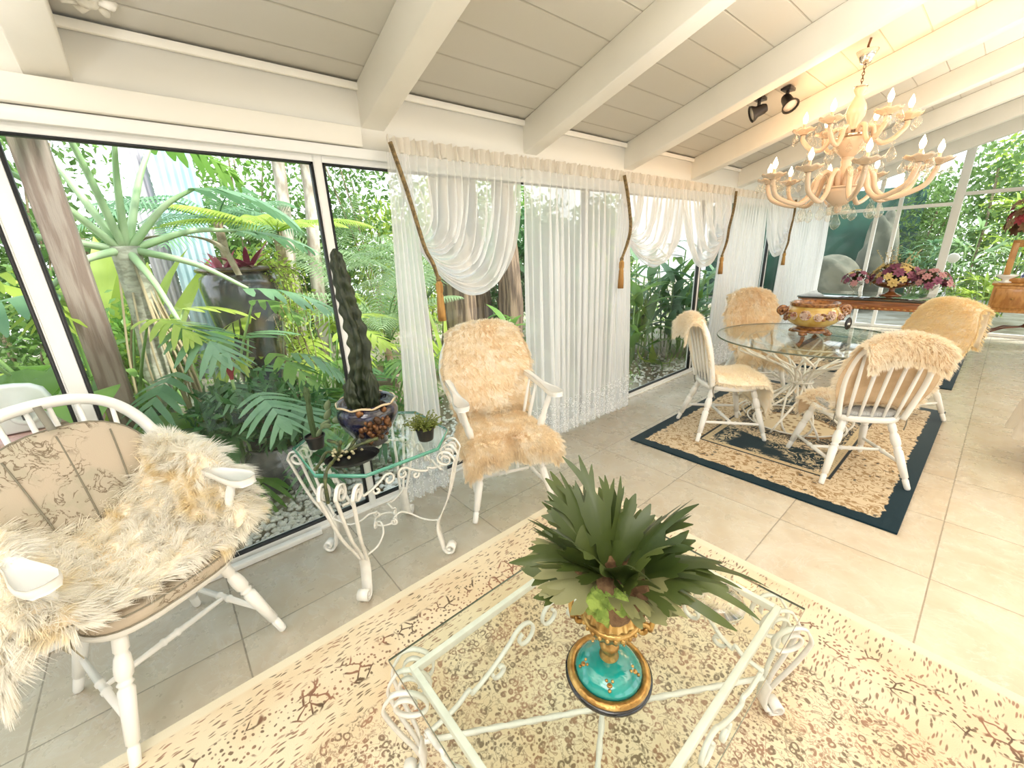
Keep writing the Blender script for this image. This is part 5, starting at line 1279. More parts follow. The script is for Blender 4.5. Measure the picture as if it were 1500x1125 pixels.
for sx in (-1, 1):
    for sy in (-1, 1):
        c = (sx*(cw-.05), sy*(cdp-.04)); P = [(c[0], c[1], .45), (c[0]+sx*.035, c[1]+sy*.02, .38), (c[0]+sx*.012, c[1]+sy*.01, .22), (c[0]-sx*.005, c[1], .09), (c[0]+sx*.04, c[1]+sy*.03, .02)]
        MB().tube(spline(P, 6), np.interp(np.linspace(0, 1, 25), [0, .2, .6, .85, 1], [.03, .038, .02, .017, .024]), 10).build('leg', dkw, cab)
for sx in (-1, 1):
    for sy in (-1, 1):
        P = [(sx*(cw-.05), sy*(cdp-.04), .13), (sx*.27, sy*.09, .17), (sx*.19, sy*.10, .215), (sx*.10, sy*.03, .225), (0, 0, .245)]; MB().tube(spline(P, 6), .013, 8).build('stretcher', dkw, cab)
MB().lathe([(0, .225), (.05, .23), (.055, .25), (.03, .262), (.012, .29), (.018, .30), (0, .315)], 16).build('finial', dkw, cab)
vs_ = tag(MB().lathe([(.04, 0), (.055, .02), (.05, .08), (.03, .11), (.036, .12), (.03, .12), (0, .1)], 20).build('vase', M('blue_white_porcelain', (.72, .74, .8), .2, col2=(.06, .08, .35), vs=22, coat=.8), loc=(.20, 9.05, .836)), 'small blue and white vase inside the honey wood cabinet', 'vase')
vb = tag(MB().lathe([(.06, 0), (.065, .01), (.035, .03), (.04, .05), (.10, .085), (.115, .11), (.105, .11), (0, .06)], 24).build('bowl', M('white_porcelain', (.85, .84, .8), .2, coat=.8), loc=(.03, 8.90, .836)), 'white bowl on the ledge of the honey wood cabinet', 'bowl')
bouquet('dried_flowers', 'tall dried brown and red flower arrangement on top of the cabinet', (.22, 9.05, 1.52), .38, .58, 80, [M('dried_brown_petals', (.22, .12, .06), .8), M('dried_tan_petals', (.34, .22, .12), .8), M('dried_red_petals', (.34, .04, .05), .7)], 41, 10, .5)
bkt = tag(MB().lathe([(.12, 0), (.15, .03), (.16, .14), (.15, .14), (0, .1)], 24).build('basket', M('dark_wicker', (.10, .06, .035), .8, bump=.8, bs=80), loc=(.22, 9.05, 1.391)), 'dark basket holding the dried flowers on the cabinet top', 'basket')
# ---------------------------------------------------------------- cloth covered table at the right edge
clm = sheerM('white_lace_cloth', (.90, .88, .82), .95)
lt = thing('side_table', 'round table cut off by the right edge, under a white lace cloth', 'table', (.70, 4.25, 0))
MB().lathe([(0, .70), (.36, .70), (.365, .71), (.36, .72), (0, .72)], 40).build('top', mahog, lt); MB().lathe([(.20, 0), (.20, .02), (.05, .06), (.035, .3), (.05, .5), (.10, .70)], 20).build('pedestal', mahog, lt)
G = []
for r_, z_, am in ((0.02, .727, 0), (.30, .727, 0), (.37, .722, 0), (.385, .70, .01), (.40, .55, .05), (.42, .38, .08), (.435, .22, .10)):
    G.append([((r_*(1+am*math.sin(13*a))+.0)*math.cos(a), r_*(1+am*math.sin(13*a))*math.sin(a), z_-(.02*abs(math.sin(26*a)) if z_ < .3 else 0)) for a in np.linspace(0, 2*PI, 157)])
tcl = tag(MB().grid(np.array(G)).build('tablecloth', clm, loc=(.70, 4.25, 0)), 'white lace tablecloth hanging over the round table at the right edge', 'tablecloth')

# ---------------------------------------------------------------- added uplighters out of view, there only to brighten the ceiling
brassy = M('dull_brass', (.50, .38, .18), .35, .8)
for i, ((x, y), e, colr) in enumerate(FILL_UPLIGHTS):
    zt = 1.15
    t = thing('added_fill_lamp', ('added brass fill light standing unseen right of the low glass table', 'added brass fill light standing unseen behind the near armchair', 'added brass fill light standing unseen right of the dining rug')[i], 'lamp', (x, y, 0))
    MB().lathe([(0, 0), (.14, 0), (.14, .015), (.04, .035), (.014, .06), (.012, zt), (0, zt)], 24).build('stand', brassy, t)
    MB().lathe([(.012, zt-.04), (.05, zt-.02), (.17, zt+.06), (.20, zt+.10), (.19, zt+.10), (.16, zt+.065), (.04, zt-.005), (0, zt-.008)], 32).build('bowl_shade', brassy, t)
    l = bpy.data.lights.new('fill_uplighter', 'SPOT'); l.energy = e*1.75; l.color = colr; l.spot_size = math.radians(140); l.spot_blend = .6; l.shadow_soft_size = .12
    o = bpy.data.objects.new('fill_uplighter', l); o.rotation_euler = (PI, 0, 0); o.location = (x, y, zt+.115); COL.objects.link(o)
# ---------------------------------------------------------------- the garden beyond the glass
GZ = -.06
G1 = leafM('fresh_green_leaf', (.10, .26, .04), (.26, .44, .10), .4, .45)
G2 = leafM('lime_leaf', (.30, .46, .05), (.55, .66, .14), .45, .5)
G3 = leafM('deep_green_leaf', (.04, .13, .045), (.11, .26, .09), .3, .38)
G4 = leafM('blue_green_leaf', (.10, .24, .12), (.24, .42, .24), .4, .4)
G5 = leafM('hedge_leaf', (.06, .15, .04), (.22, .36, .10), .5, .35)
G6 = leafM('maroon_leaf', (.10, .01, .025), (.22, .03, .06), .35, .3)
G7 = leafM('pink_leaf', (.45, .06, .16), (.60, .20, .28), .4, .3)
G8 = leafM('pale_palm_leaf', (.24, .40, .18), (.46, .60, .36), .4, .45)
stalk = M('green_petiole', (.20, .36, .10), .45, col2=(.30, .46, .16), vs=4)
woody = M('brown_stem', (.20, .14, .08), .85, col2=(.36, .28, .19), vs=12, bump=.4, bs=40)
pale_bark = M('pale_paper_bark', (.62, .56, .48), .9, col2=(.36, .29, .23), vs=9, stretch=(1, 1, .35), bump=.7, bs=25)
brown_bark = M('shaggy_brown_bark', (.36, .25, .17), .95, col2=(.13, .085, .06), vs=14, stretch=(1.4, 1.4, .12), bump=1, bs=22)
def leaf_frame(d, up=(0, 0, 1)):
    d = nrm(d); s = np.cross(d, up); s = nrm(s) if np.linalg.norm(s) > .05 else np.array((0, 1.0, 0)); return d, s, np.cross(s, d)
def strap(m, base, az, el, L, W, droop, n=9, fold=.2):
    d = np.array((math.cos(az), math.sin(az), 0)); s = np.array((-d[1], d[0], 0)); p = np.array(base, float); rows = []
    for i in range(n):
        t = i/(n-1); e = el-droop*t; w = W*.5*(math.sin(PI*(.06+.94*t)**.75)**.8 if t < 1 else .02); nv = np.array((-math.sin(e)*d[0], -math.sin(e)*d[1], math.cos(e)))
        rows.append([p-s*w+nv*fold*w, p, p+s*w+nv*fold*w]); p = p+(d*math.cos(e)+np.array((0, 0, math.sin(e))))*L/(n-1)
    m.grid(np.array(rows)); return p
def split_leaf(m, base, d, L, W, droop, lobes=7, cut=.35, g=rng):
    """broad blade cut into fingers along a midrib (monstera / tree philodendron)"""
    d, s, u = leaf_frame(d); el0 = math.asin(max(-1, min(1, d[2]))); h = nrm((d[0], d[1], 1e-6)); p = np.array(base, float); spine = []
    for i in range(13):
        t = i/12; e = el0-droop*t; spine.append((p.copy(), h*math.cos(e)+np.array((0, 0, math.sin(e))))); p = p+spine[-1][1]*L/12
    for sg in (1, -1):
        for k in range(lobes):
            t = (k+.35)/lobes; ti = t*12; i = int(ti); c, dd = spine[min(i, 12)]; nv = np.cross(s, dd)
            prof = math.sin(PI*(.16+.80*t))**.75; ln = W*.55*prof*g.uniform(.9, 1.08); ang = math.radians(72-40*t); ax = s*sg*math.sin(ang)+dd*math.cos(ang); w = L/lobes*.5*(1-cut*.2); rows = []
            for q in range(5):
                v = q/4; cc = c+ax*ln*v+nv*(-.22*ln*v*v)+dd*ln*.12*v*v; hw = w*(1.05 if v < cut else 1.0-.35*(v-cut))*(1 if q < 4 else .25); rows.append([cc-dd*hw, cc+dd*hw])
            m.grid(np.array(rows))
    c, dd = spine[12]; rows = [[spine[10][0]-s*W*.09, spine[10][0]+s*W*.09], [spine[12][0]-s*W*.05, spine[12][0]+s*W*.05], [c+dd*L*.08-s*.002, c+dd*L*.08+s*.002]]; m.grid(np.array(rows))
def heart(m, base, d, L, W, droop):
    d, s, u = leaf_frame(d); el0 = math.asin(max(-1, min(1, d[2]))); h = nrm((d[0], d[1], 1e-6)); rows = []; n = 9
    for i in range(n):
        t = -.22+1.22*i/(n-1); e = el0-droop*max(0, t); dd = h*math.cos(e)+np.array((0, 0, math.sin(e))); nv = np.cross(s, dd); c = np.array(base)+dd*L*t
        tt = (t+.22)/1.22; w = W*.5*max(.03, (math.sin(PI*min(1, tt*1.0+.06)**.62))**.9) if i < n-1 else .004
        rows.append([c+s*w*f+nv*(.14*w*abs(f)-.05*L*t*t)+(dd*-.10*L*(abs(f)) if i < 2 else 0) for f in (-1, -.5, 0, .5, 1)])
    m.grid(np.array(rows))
def frond(m, base, az, el, L, droop, nl=26, ll=.30, lw=.022, vee=.5, g=rng, stem=None):
    d = np.array((math.cos(az), math.sin(az), 0)); s = np.array((-d[1], d[0], 0)); p = np.array(base, float); P = []
    for i in range(nl+6):
        t = i/(nl+5); e = el-droop*t; dd = d*math.cos(e)+np.array((0, 0, math.sin(e))); P.append(p.copy())
        if i >= 5:
            nv = np.cross(s, dd)*-1; u = (i-5)/nl; lf = ll*(math.sin(PI*(.12+.86*u))**.7)
            for sg in (1, -1):
                ax = nrm(s*sg*.85+dd*(.35+.5*u)+np.cross(s, dd)*vee*.5*0+np.array((0, 0, vee*.35))); q = p+dd*.0; tip = q+ax*lf+np.array((0, 0, -lf*.38)); mid = q+ax*lf*.5; w = dd*lw*.5
                m.grid(np.array([[q-w*.4, q+w*.4], [mid-w, mid+w], [tip-w*.1, tip+w*.1]]))
        p = p+dd*L/(nl+5)
    (stem if stem is not None else m).tube(P[::3], np.linspace(.010, .003, len(P[::3])), 5)
OV = np.array([(0, 0, 0), (.45, -.24, .06), (.45, .24, .06), (.5, 0, 0), (1, 0, -.06)]); OVQ = np.array([(0, 1, 3, 2), (3, 1, 4, 2)])
OVQ = np.array([(0, 1, 4, 3), (0, 3, 4, 2)])
def ovals(m, C, size, g, up=.4, shape=1.0):
    """many small leaves at points C"""
    mats = []; T = OV*np.array((1, shape, 1))
    for c in C:
        d = nrm(g.normal(0, 1, 3)+np.array((0, 0, up))); n = nrm(g.normal(0, 1, 3)+np.array((0, 0, 1.2))); s = nrm(np.cross(n, d)); mats.append((np.stack([d, s, np.cross(d, s)], 1)*size*g.uniform(.7, 1.3), c))
    m.inst(T, OVQ, mats); return m
def blob_points(g, n, c, r, shell=.55):
    d = g.normal(0, 1, (n, 3)); d /= np.linalg.norm(d, axis=1)[:, None]; k = (shell+(1-shell)*g.uniform(0, 1, n)**.6)[:, None]; return np.array(c)+d*k*np.array(r)
def bush(name, label, loc, r, h, n, size, mat, seed, cat='shrub', group=None, stems=5, shape=1.0, lumps=6):
    g = np.random.default_rng(seed); t = thing(name, label, cat, loc, 0, group); m = MB(); C = []
    for k in range(lumps):
        a = g.uniform(0, 2*PI); q = g.uniform(0, .5); C.append(blob_points(g, n//lumps, (r[0]*q*math.cos(a), r[1]*q*math.sin(a), h*g.uniform(.45, .72)), (r[0]*.62, r[1]*.62, h*.34)))
    ovals(m, np.concatenate(C), size, g, shape=shape); f = m.build('foliage', mat, t, smooth=False)
    for k in range(stems):
        a = g.uniform(0, 2*PI); P = [(.03*math.cos(a), .03*math.sin(a), 0), (r[0]*.2*math.cos(a), r[1]*.2*math.sin(a), h*.35), (r[0]*.42*math.cos(a), r[1]*.42*math.sin(a), h*.68)]; MB().tube(spline(P, 4), .012, 5).build('stem', woody, t)
    return t
def hedge(label, lo, hi, n, size, mat, seed):
    g = np.random.default_rng(seed); lo = np.array(lo, float); hi = np.array(hi, float); c = (lo+hi)/2; t = thing('hedge', label, 'hedge', (c[0], c[1], lo[2]), 0, 'garden hedges'); h = (hi-lo)/2; C = g.uniform(-1, 1, (n, 3))*h; C[:, 2] += h[2]
    C[:, 2] *= 1+.10*np.sin(C[:, 0]*3.1+seed)+.08*np.sin(C[:, 1]*2.3+2*seed); C[:, 0] += .12*np.sin(C[:, 2]*5+C[:, 1]*3)
    m = MB(); ovals(m, C, size, g); m.build('foliage', mat, t, smooth=False)
    for k in range(5):
        x, y = g.uniform(-.7, .7, 2)*h[:2]; MB().tube([(x, y, 0), (x+.05, y, h[2]), (x, y+.05, h[2]*1.7)], .025, 6).build('stem', woody, t)
    return t
def potty(name, label, loc, n, kind, mat, Lr, Wr, er, sr, seed, droop=(.4, 1.0), lobes=7, azr=None, cat='plant', pr=.010, spread=.05):
    """leaves on long petioles out of one base"""
    g = np.random.default_rng(seed); t = thing(name, label, cat, loc); lm = MB(); 
    for k in range(n):
        az = g.uniform(*azr) if azr else k*2.4+g.normal(0, .25); el = g.uniform(*er); S = g.uniform(*sr); d = np.array((math.cos(az)*math.cos(el), math.sin(az)*math.cos(el), math.sin(el))); b = np.array((math.cos(az), math.sin(az), 0))*spread*g.uniform(.2, 1)
        e = b+d*S*np.array((.92, .92, 1))-np.array((0, 0, .06*S)); P = [b, b+d*S*.5+np.array((0, 0, .08*S)), e]; sp = spline(P, 5); MB().tube(sp, np.linspace(pr*1.4, pr*.7, len(sp)), 6).build('petiole', stalk, t)
        ld = nrm(np.array((math.cos(az), math.sin(az), g.uniform(-.35, .25)))); L = g.uniform(*Lr); W = g.uniform(*Wr); m = MB()
        if kind == 'split': split_leaf(m, e, ld, L, W, g.uniform(*droop), lobes, g=g)
        else: heart(m, e, ld, L, W, g.uniform(*droop))
        m.build('leaf', mat, t)
    return t
def clump(name, label, loc, n, mat, Lr, Wr, er, dr, seed, cat='plant', stem_h=0, spread=.12, base=0):
    g = np.random.default_rng(seed); t = thing(name, label, cat, loc); m = MB(); st_ = MB(); has = False
    for k in range(n):
        az = k*2.4+g.normal(0, .3); r = spread*math.sqrt(g.uniform(0, 1)); b = (r*math.cos(az), r*math.sin(az), base)
        if stem_h:
            h = stem_h*g.uniform(.5, 1.05); top = np.array(b)+np.array((.12*h*math.cos(az), .12*h*math.sin(az), h)); st_.tube([b, top], .011, 6); has = True
            for j in range(5): strap(m, np.array(b)+(top-np.array(b))*(.35+.16*j), az+j*2.5, g.uniform(*er), g.uniform(*Lr), g.uniform(*Wr), g.uniform(*dr))
        else: strap(m, b, az, g.uniform(*er), g.uniform(*Lr), g.uniform(*Wr), g.uniform(*dr))
    m.build('foliage', mat, t)
    if has: st_.build('stems', stalk, t)
    return t
def palm(name, label, loc, n, L, er, dr, mat, seed, trunk=0, ll=.34, nl=26, lw=.022, cat='palm', crown_r=.03):
    g = np.random.default_rng(seed); t = thing(name, label, cat, loc); stem = MB()
    if trunk: MB().tube([(0, 0, 0), (.02, 0, trunk*.5), (0, 0, trunk)], [.06, .05, .045], 9).build('trunk', woody, t)
    for k in range(n):
        m = MB(); frond(m, (crown_r*math.cos(k*2.4), crown_r*math.sin(k*2.4), trunk), k*2.4+g.normal(0, .2), g.uniform(*er), L*g.uniform(.75, 1.1), g.uniform(*dr), nl, ll*g.uniform(.85, 1.1), lw, g=g); m.build('frond', mat, t)
    return t
def log(path, r, mat, name, label, cat='tree', rough=.12, n=18, seed=0, loc=(0, 0, 0)):
    g = np.random.default_rng(seed); t = thing(name, label, cat, loc); P = spline(path, 8); m = MB(); V = []; F = []; k = len(P); ph = g.uniform(0, 6, 6)
    for i, p in enumerate(P):
        rr = np.interp(i/(k-1), np.linspace(0, 1, len(r)), r)
        for j in range(n):
            a = 2*PI*j/n; q = rr*(1+rough*(math.sin(3*a+ph[0]+p[2]*.7)+.7*math.sin(5*a+ph[1]-p[2]*1.1)+.5*math.sin(8*a+ph[2]+p[2]*2)+.35*math.sin(p[2]*9+ph[3]+2*a))); V.append(p+q*np.array((math.cos(a), math.sin(a), 0)))
    for i in range(k-1):
        for j in range(n): l = (j+1) % n; F.append((i*n+j, i*n+l, (i+1)*n+l, (i+1)*n+j))
    m.add(V, F).build('trunk', mat, t); return t

# --- ground: white pebbles and low cover
g = np.random.default_rng(5); PV = []; PQ = []
pm = MB(); tmpl = MB().ball((0, 0, 0), 1, 6, 4); TV = tmpl.V[0]; TQ = np.array(tmpl.Q)
mats = []
for k in range(5200):
    y = g.uniform(-.25, 5.4); x = XW-.10-abs(g.normal(0, .55)); 
    if y > 2.2 and g.random() < .7: continue
    r_ = g.uniform(.010, .020); A = rotz(g.uniform(0, 6))@np.diag((r_*1.25, r_, r_*.7)); mats.append((A, (x, y, GZ+.012+g.uniform(0, .028))))
pm.inst(TV, TQ, mats); pb = pm.build('pebbles', M('white_pebble', (.94, .93, .90), .6, col2=(.84, .82, .77), vs=14)); tag(pb, 'bed of white pebbles along the foot of the window wall', 'pebbles'); pb['kind'] = 'stuff'
gc = MB(); C = np.stack([g.uniform(-8, -3.5, 9000), g.uniform(-4, 10, 9000), GZ+abs(g.normal(0, .13, 9000))], 1); ovals(gc, C, .085, g, up=.9, shape=.7)
go = gc.build('ground_cover', G1, smooth=False); tag(go, 'low leafy ground cover between the garden plants', 'ground cover'); go['kind'] = 'stuff'
gd = MB()
for k in range(420): 
    x, y = g.uniform(-3.4, -2.6), g.uniform(2.3, 9)
    strap(gd, (x, y, GZ), g.uniform(0, 6.3), g.uniform(.4, 1.3), g.uniform(.12, .3), .014, g.uniform(.5, 1.4), 5)
gdo = gd.build('grass', G1); tag(gdo, 'thin grassy blades growing beside the curtained windows outside', 'grass'); gdo['kind'] = 'stuff'

# --- hedges closing the garden
for i, (y0_, y1_, zt_, mt_, lb) in enumerate(((-5.5, -2.4, 2.5, G2, 'bright sunlit hedge at the far left of the garden'), (-2.6, .2, 2.35, G5, 'green hedge behind the timber post'), (1.0, 3.2, 2.5, G5, 'dark hedge behind the pale trunks'), (3.1, 5.6, 2.5, G2, 'lime hedge behind the paperbark trunks'), (5.5, 9.0, 2.7, G5, 'tall hedge behind the strap leaved gingers'))):
    hedge(lb, (-9.0, y0_, GZ), (-8.0, y1_, zt_), 5200, .13, mt_, 60+i)
hedge('clipped dark hedge beyond the corrugated screen', (-10, -.5, GZ), (-9.2, 1.8, 2.2), 3000, .14, G3, 70)

# --- hard things
tp_ = tag(MB().box((-.07, -.065, GZ), (.07, .065, 2.7)).build('timber_post', M('weathered_brown_timber', (.22, .16, .13), .85, col2=(.32, .26, .22), vs=5, stretch=(6, 6, .6), bump=.3, bs=30), loc=(-3.27, -.285, 0), smooth=False, bevel=.006), 'weathered brown timber post standing outside the left window', 'post')
cs = thing('corrugated_screen', 'pale blue corrugated metal screen standing in the garden', 'screen', (-7, .5, GZ))
def corr(y0_, y1_, z1_, mat, x=0, ang=0):
    n = 90; ys = np.linspace(y0_, y1_, n); G = [[(x+.02*math.sin(y_*2*PI/.076)+ang*(y_-y0_), y_, z) for y_ in ys] for z in (0, z1_)]; return MB().grid(np.array(G)).build('sheet', mat, cs, solid=.002)
corr(-.18, .28, 2.98, M('pale_blue_sheet', (.32, .48, .54), .4, col2=(.45, .58, .63), vs=2)); corr(-.42, -.18, 3.02, M('grey_sheet', (.42, .40, .43), .45), -.02, -.5)
mbx = thing('meter_box', 'white rounded lock box with a round keyhole outside the far left window', 'box', (-2.78, -.56, .80))
o_ = [(-.10, 0), (.10, 0), (.10, .14), (.085, .185), (.05, .21), (0, .22), (-.10, .225)]
m = MB(); V = [(-.03, y_, z_) for y_, z_ in o_]+[(.03, y_, z_) for y_, z_ in o_]; nn = len(o_); m.add(V, [tuple(range(nn-1, -1, -1)), tuple(range(nn, 2*nn))]+[(i, (i+1) % nn, nn+(i+1) % nn, nn+i) for i in range(nn)]); m.build('case', M('white_enamel', (.82, .83, .84), .3, coat=.4), mbx, smooth=False, bevel=.012)
MB().lathe([(.052, 0), (.052, .012), (.044, .018), (.03, .018), (.026, .010), (0, .010)], 28, (.028, .01, .085), axis=(1, 0, 0)).build('lock_ring', M('white_enamel', (.8, .8, .8), .3), mbx)
MB().box((.036, .0, .06), (.058, .02, .10)).build('key', M('dark_steel', (.10, .10, .11), .3, .8), mbx, smooth=False, bevel=.003)
bn = thing('garden_bench', 'pink painted timber bench outside under the white lock box', 'bench', (-2.82, -.95, GZ))
pink = M('faded_pink_timber', (.60, .36, .34), .7, col2=(.66, .46, .42), vs=4, stretch=(1, 6, 1))
for k in range(4): MB().box((-.16+.085*k, -.7, .80), (-.16+.085*k+.075, .62, .855)).build('slat', pink, bn, smooth=False, bevel=.006)
for y_ in (-.6, .5): MB().box((-.14, y_-.03, 0), (.16, y_+.03, .80)).build('leg', pink, bn, smooth=False, bevel=.006)
pl = tag(MB().box((-.26, -.26, GZ), (.26, .26, .36)).build('stone_plinth', M('mossy_stone', (.34, .33, .28), .9, col2=(.20, .24, .14), vs=6, bump=.6, bs=20), loc=(-4.2, .60, 0), smooth=False, bevel=.03), 'mossy stone plinth under the tall dark garden jar', 'plinth')
jar = thing('garden_jar', 'tall dark blue and brown glazed jar in the garden, left window', 'jar', (-4.2, .60, .36))
jg = M('dark_river_glaze', (.035, .045, .06), .15, col2=(.10, .065, .04), vs=3.2, lo=.42, hi=.6, coat=1, stretch=(1, 1, .6))
MB().lathe([(.13, 0), (.145, .02), (.19, .25), (.245, .55), (.285, .82), (.30, .95), (.285, 1.02), (.255, 1.045), (.26, 1.06)], 48).build('body', jg, jar); MB().lathe([(.262, 1.055), (.30, 1.065), (.305, 1.085), (.29, 1.10), (.24, 1.10), (.22, 1.04), (0, 1.02)], 48).build('rim', M('brown_rim_glaze', (.10, .055, .035), .2, coat=.8), jar)
MB().lathe([(.235, 1.06), (0, 1.08)], 20).build('soil', soil, jar)
dp = thing('garden_pot', 'round dark glazed pot on the white pebbles outside the left window', 'pot', (-3.05, .42, GZ))
MB().lathe([(.11, 0), (.13, .01), (.19, .10), (.215, .20), (.20, .30), (.17, .345), (.18, .37), (.165, .37), (.14, .33), (0, .32)], 40).build('body', M('charcoal_glaze', (.06, .062, .06), .22, col2=(.12, .12, .11), vs=7, coat=.7), dp)
pbw = thing('planter_bowl', 'shallow pinkish planter bowl behind the tall cactus, outside', 'bowl', (-4.0, 1.66, GZ))
MB().lathe([(.12, 0), (.12, .25), (.10, .27), (.20, .33), (.235, .42), (.22, .42), (.12, .35), (0, .35)], 32).build('body', M('pink_terracotta', (.56, .40, .36), .7), pbw)
clump('succulent', 'pale succulent rosettes filling the pinkish planter bowl', (-4.0, 1.66, GZ+.38), 40, G4, (.10, .20), (.03, .05), (.3, 1.3), (.0, .4), 71, spread=.14)

# --- left window plants
tph = thing('tree_philodendron', 'big tree philodendron with thick pale stalks behind the timber post', 'plant', (-3.75, -.06, GZ))
MB().tube(spline([(.0, -.12, 0), (.05, -.06, .6), (0, .0, 1.2), (.0, .0, 1.68)], 6), [.07]*6+[.075]*6+[.08]*7, 10).build('trunk', M('scarred_trunk', (.34, .33, .26), .8, col2=(.52, .52, .42), vs=14, stretch=(1, 1, 2), bump=.5, bs=30), tph)
for k in range(26):
    a = g.uniform(0, 6.28); P = [(.07*math.cos(a), .07*math.sin(a), g.uniform(1.1, 1.6)), (.16*math.cos(a), .16*math.sin(a), .9), (.2*math.cos(a+.2), .2*math.sin(a+.2), .3)]; MB().tube(spline(P, 4), .006, 4).build('aerial_root', M('straw_root', (.46, .38, .24), .8), tph)
for (dy, dx, dz, L, W, dr) in ((.42, .05, .38, .62, .62, .9), (.10, .12, .62, .55, .6, .8), (-.10, .2, .7, .6, .6, 1.0), (-.42, .15, .46, .62, .6, .8), (.62, -.1, .12, .55, .5, .6), (-.62, .1, .05, .6, .55, .7), (.28, -.2, .68, .6, .6, 1.), (-.3, -.2, .75, .6, .6, .9), (.55, .32, -.28, .55, .5, .6), (-.35, .4, -.22, .55, .5, .8), (.15, .45, -.45, .5, .5, .9)):
    b = np.array((.03*dx, .05*dy, 1.66)); e = b+np.array((dx, dy, dz)); sp = spline([b, b+np.array((dx, dy, dz))*.55+np.array((0, 0, .05)), e], 6); MB().tube(sp, np.linspace(.026, .012, len(sp)), 7).build('petiole', M('pale_thick_petiole', (.34, .50, .26), .4, col2=(.46, .58, .36), vs=3), tph)
    m = MB(); split_leaf(m, e, nrm((dx+.05, dy*1.3, min(.1, dz*.1))), L, W, dr, 8); m.build('leaf', G4 if dz < .5 else G1, tph)
potty('monstera', 'monstera with split leaves in front of the tall dark jar', (-3.55, .25, GZ), 14, 'split', G4, (.34, .5), (.36, .5), (.75, 1.35), (.7, 1.15), 81, (.5, 1.1), spread=.12)
potty('elephant_ear', 'dark elephant ear plant left of the tall jar near the glass', (-3.2, -.02, GZ), 9, 'heart', G3, (.26, .36), (.22, .30), (.8, 1.4), (.55, .95), 82, (.5, 1.1))
potty('taro', 'lime leaved taro at the far left window edge', (-3.75, -.95, GZ), 10, 'heart', G2, (.26, .38), (.22, .32), (.7, 1.4), (.8, 1.35), 83, (.4, 1.0))
potty('taro', 'glossy green taro between the timber post and the white lock box', (-3.45, -.45, GZ), 9, 'heart', G1, (.3, .42), (.26, .36), (.8, 1.4), (.7, 1.25), 84, (.5, 1.1))
potty('monstera', 'bright light green split leaf plant right of the tall dark jar', (-4.3, 1.18, GZ), 13, 'split', G2, (.34, .5), (.36, .46), (.8, 1.4), (.8, 1.45), 85, (.5, 1.2))
potty('monstera', 'deep green split leaf plant low between the dark pot and the cactus', (-3.3, .85, GZ), 11, 'split', G3, (.32, .46), (.34, .46), (.6, 1.3), (.45, .85), 86, (.5, 1.1))
potty('philodendron', 'low fresh green split leaf plant under the jar', (-3.4, .5, GZ), 9, 'split', G1, (.28, .4), (.3, .4), (.5, 1.2), (.45, .8), 87, (.5, 1.1))
potty('monstera', 'split leaf plant just outside behind the tall cactus', (-3.7, 1.55, GZ), 10, 'split', G1, (.3, .44), (.34, .44), (.6, 1.3), (.5, 1.0), 88, (.5, 1.1))
bush('potted_shrub', 'dark leafy shrub bursting from the round dark pot', (-3.05, .42, GZ+.33), (.40, .46), .50, 900, .095, G3, 89, stems=7, shape=.75)
bush('shrub', 'fine leaved green shrub right of the tall jar', (-4.9, .95, GZ), (.45, .5), 1.7, 1800, .06, G2, 90)
bush('shrub', 'small leaved shrub against the hedge at the left', (-5.2, -1.0, GZ), (.6, .7), 1.6, 1800, .075, G5, 91)
bush('shrub', 'pale shrub filling the gap left of the jar', (-4.6, -.2, GZ), (.45, .45), 1.35, 1300, .08, G1, 92)
clump('bromeliad', 'maroon bromeliad on the top of the tall dark jar', (-4.13, .66, 1.44), 16, G6, (.22, .34), (.035, .05), (.3, 1.2), (.2, .9), 93, spread=.05)
clump('bromeliad', 'pink bromeliad on the left of the jar rim', (-4.08, .47, 1.42), 15, G7, (.14, .24), (.03, .045), (.2, 1.2), (.3, .9), 94, spread=.05)
clump('bromeliad', 'fresh green bromeliad rosette low in front of the monstera', (-2.95, .30, .58), 18, G1, (.12, .2), (.02, .03), (.2, 1.2), (.2, .7), 95, spread=.03)
t = thing('torch_ginger', 'red torch flower spike low in the left window', 'flower', (-3.02, .26, GZ)); MB().tube([(0, 0, 0), (.01, .0, .5), (.0, .0, .86)], .010, 6).build('stem', stalk, t); m = MB()
for k in range(22): strap(m, (0, 0, .84+.006*k), k*2.4, 1.25-.01*k, .10, .022, .2, 5)
m.build('red_bracts', M('red_bract', (.46, .03, .05), .4), t)
t = thing('trailing_vine', 'small leaved vine trailing down the right side of the tall jar', 'plant', (-4.05, .80, 1.44)); m = MB(); st_ = MB()
for k in range(9):
    P = [(.02*k-.08, .02*k-.10, .03), (.06+.012*k, .03*k-.04, -.06), (.07+.01*k, .03*k-.02+g.normal(0, .02), -.4), (.06+.01*k, .03*k+g.normal(0, .03), -.65-.03*k)]; sp = spline(P, 7); st_.tube(sp, .0025, 4); ovals(m, np.concatenate([sp+g.normal(0, .018, sp.shape) for _ in range(3)]), .04, g, 0)
m.build('foliage', G2, t, smooth=False); st_.build('runners', woody, t)
t = log([(-.0, -.42, .0), (.02, -.2, .1), (0, .05, .10), (.0, .2, .02), (-.02, .27, -.18)], [.028, .034, .03, .026, .022], M('pale_driftwood', (.50, .42, .32), .85, col2=(.36, .29, .21), vs=12, bump=.4, bs=30), 'driftwood_branch', 'pale curved branch lying across toward the jar rim', 'branch', .08, 12, 3, (-3.85, .28, 1.58))
for i, (x, y, lb) in enumerate(((-6.5, 1.52, 'pale barked tree behind the fern fronds, left of its twin'), (-6.5, 1.86, 'pale barked tree nearest the window mullion, right of its twin'))):
    log([(0, -.05, 0), (.05, .0, 1.4), (0, .12, 2.6), (.03, .1, 3.9)], [.10, .085, .075, .06], pale_bark, 'gum_tree', lb, 'tree', .08, 14, i, (x, y, GZ))
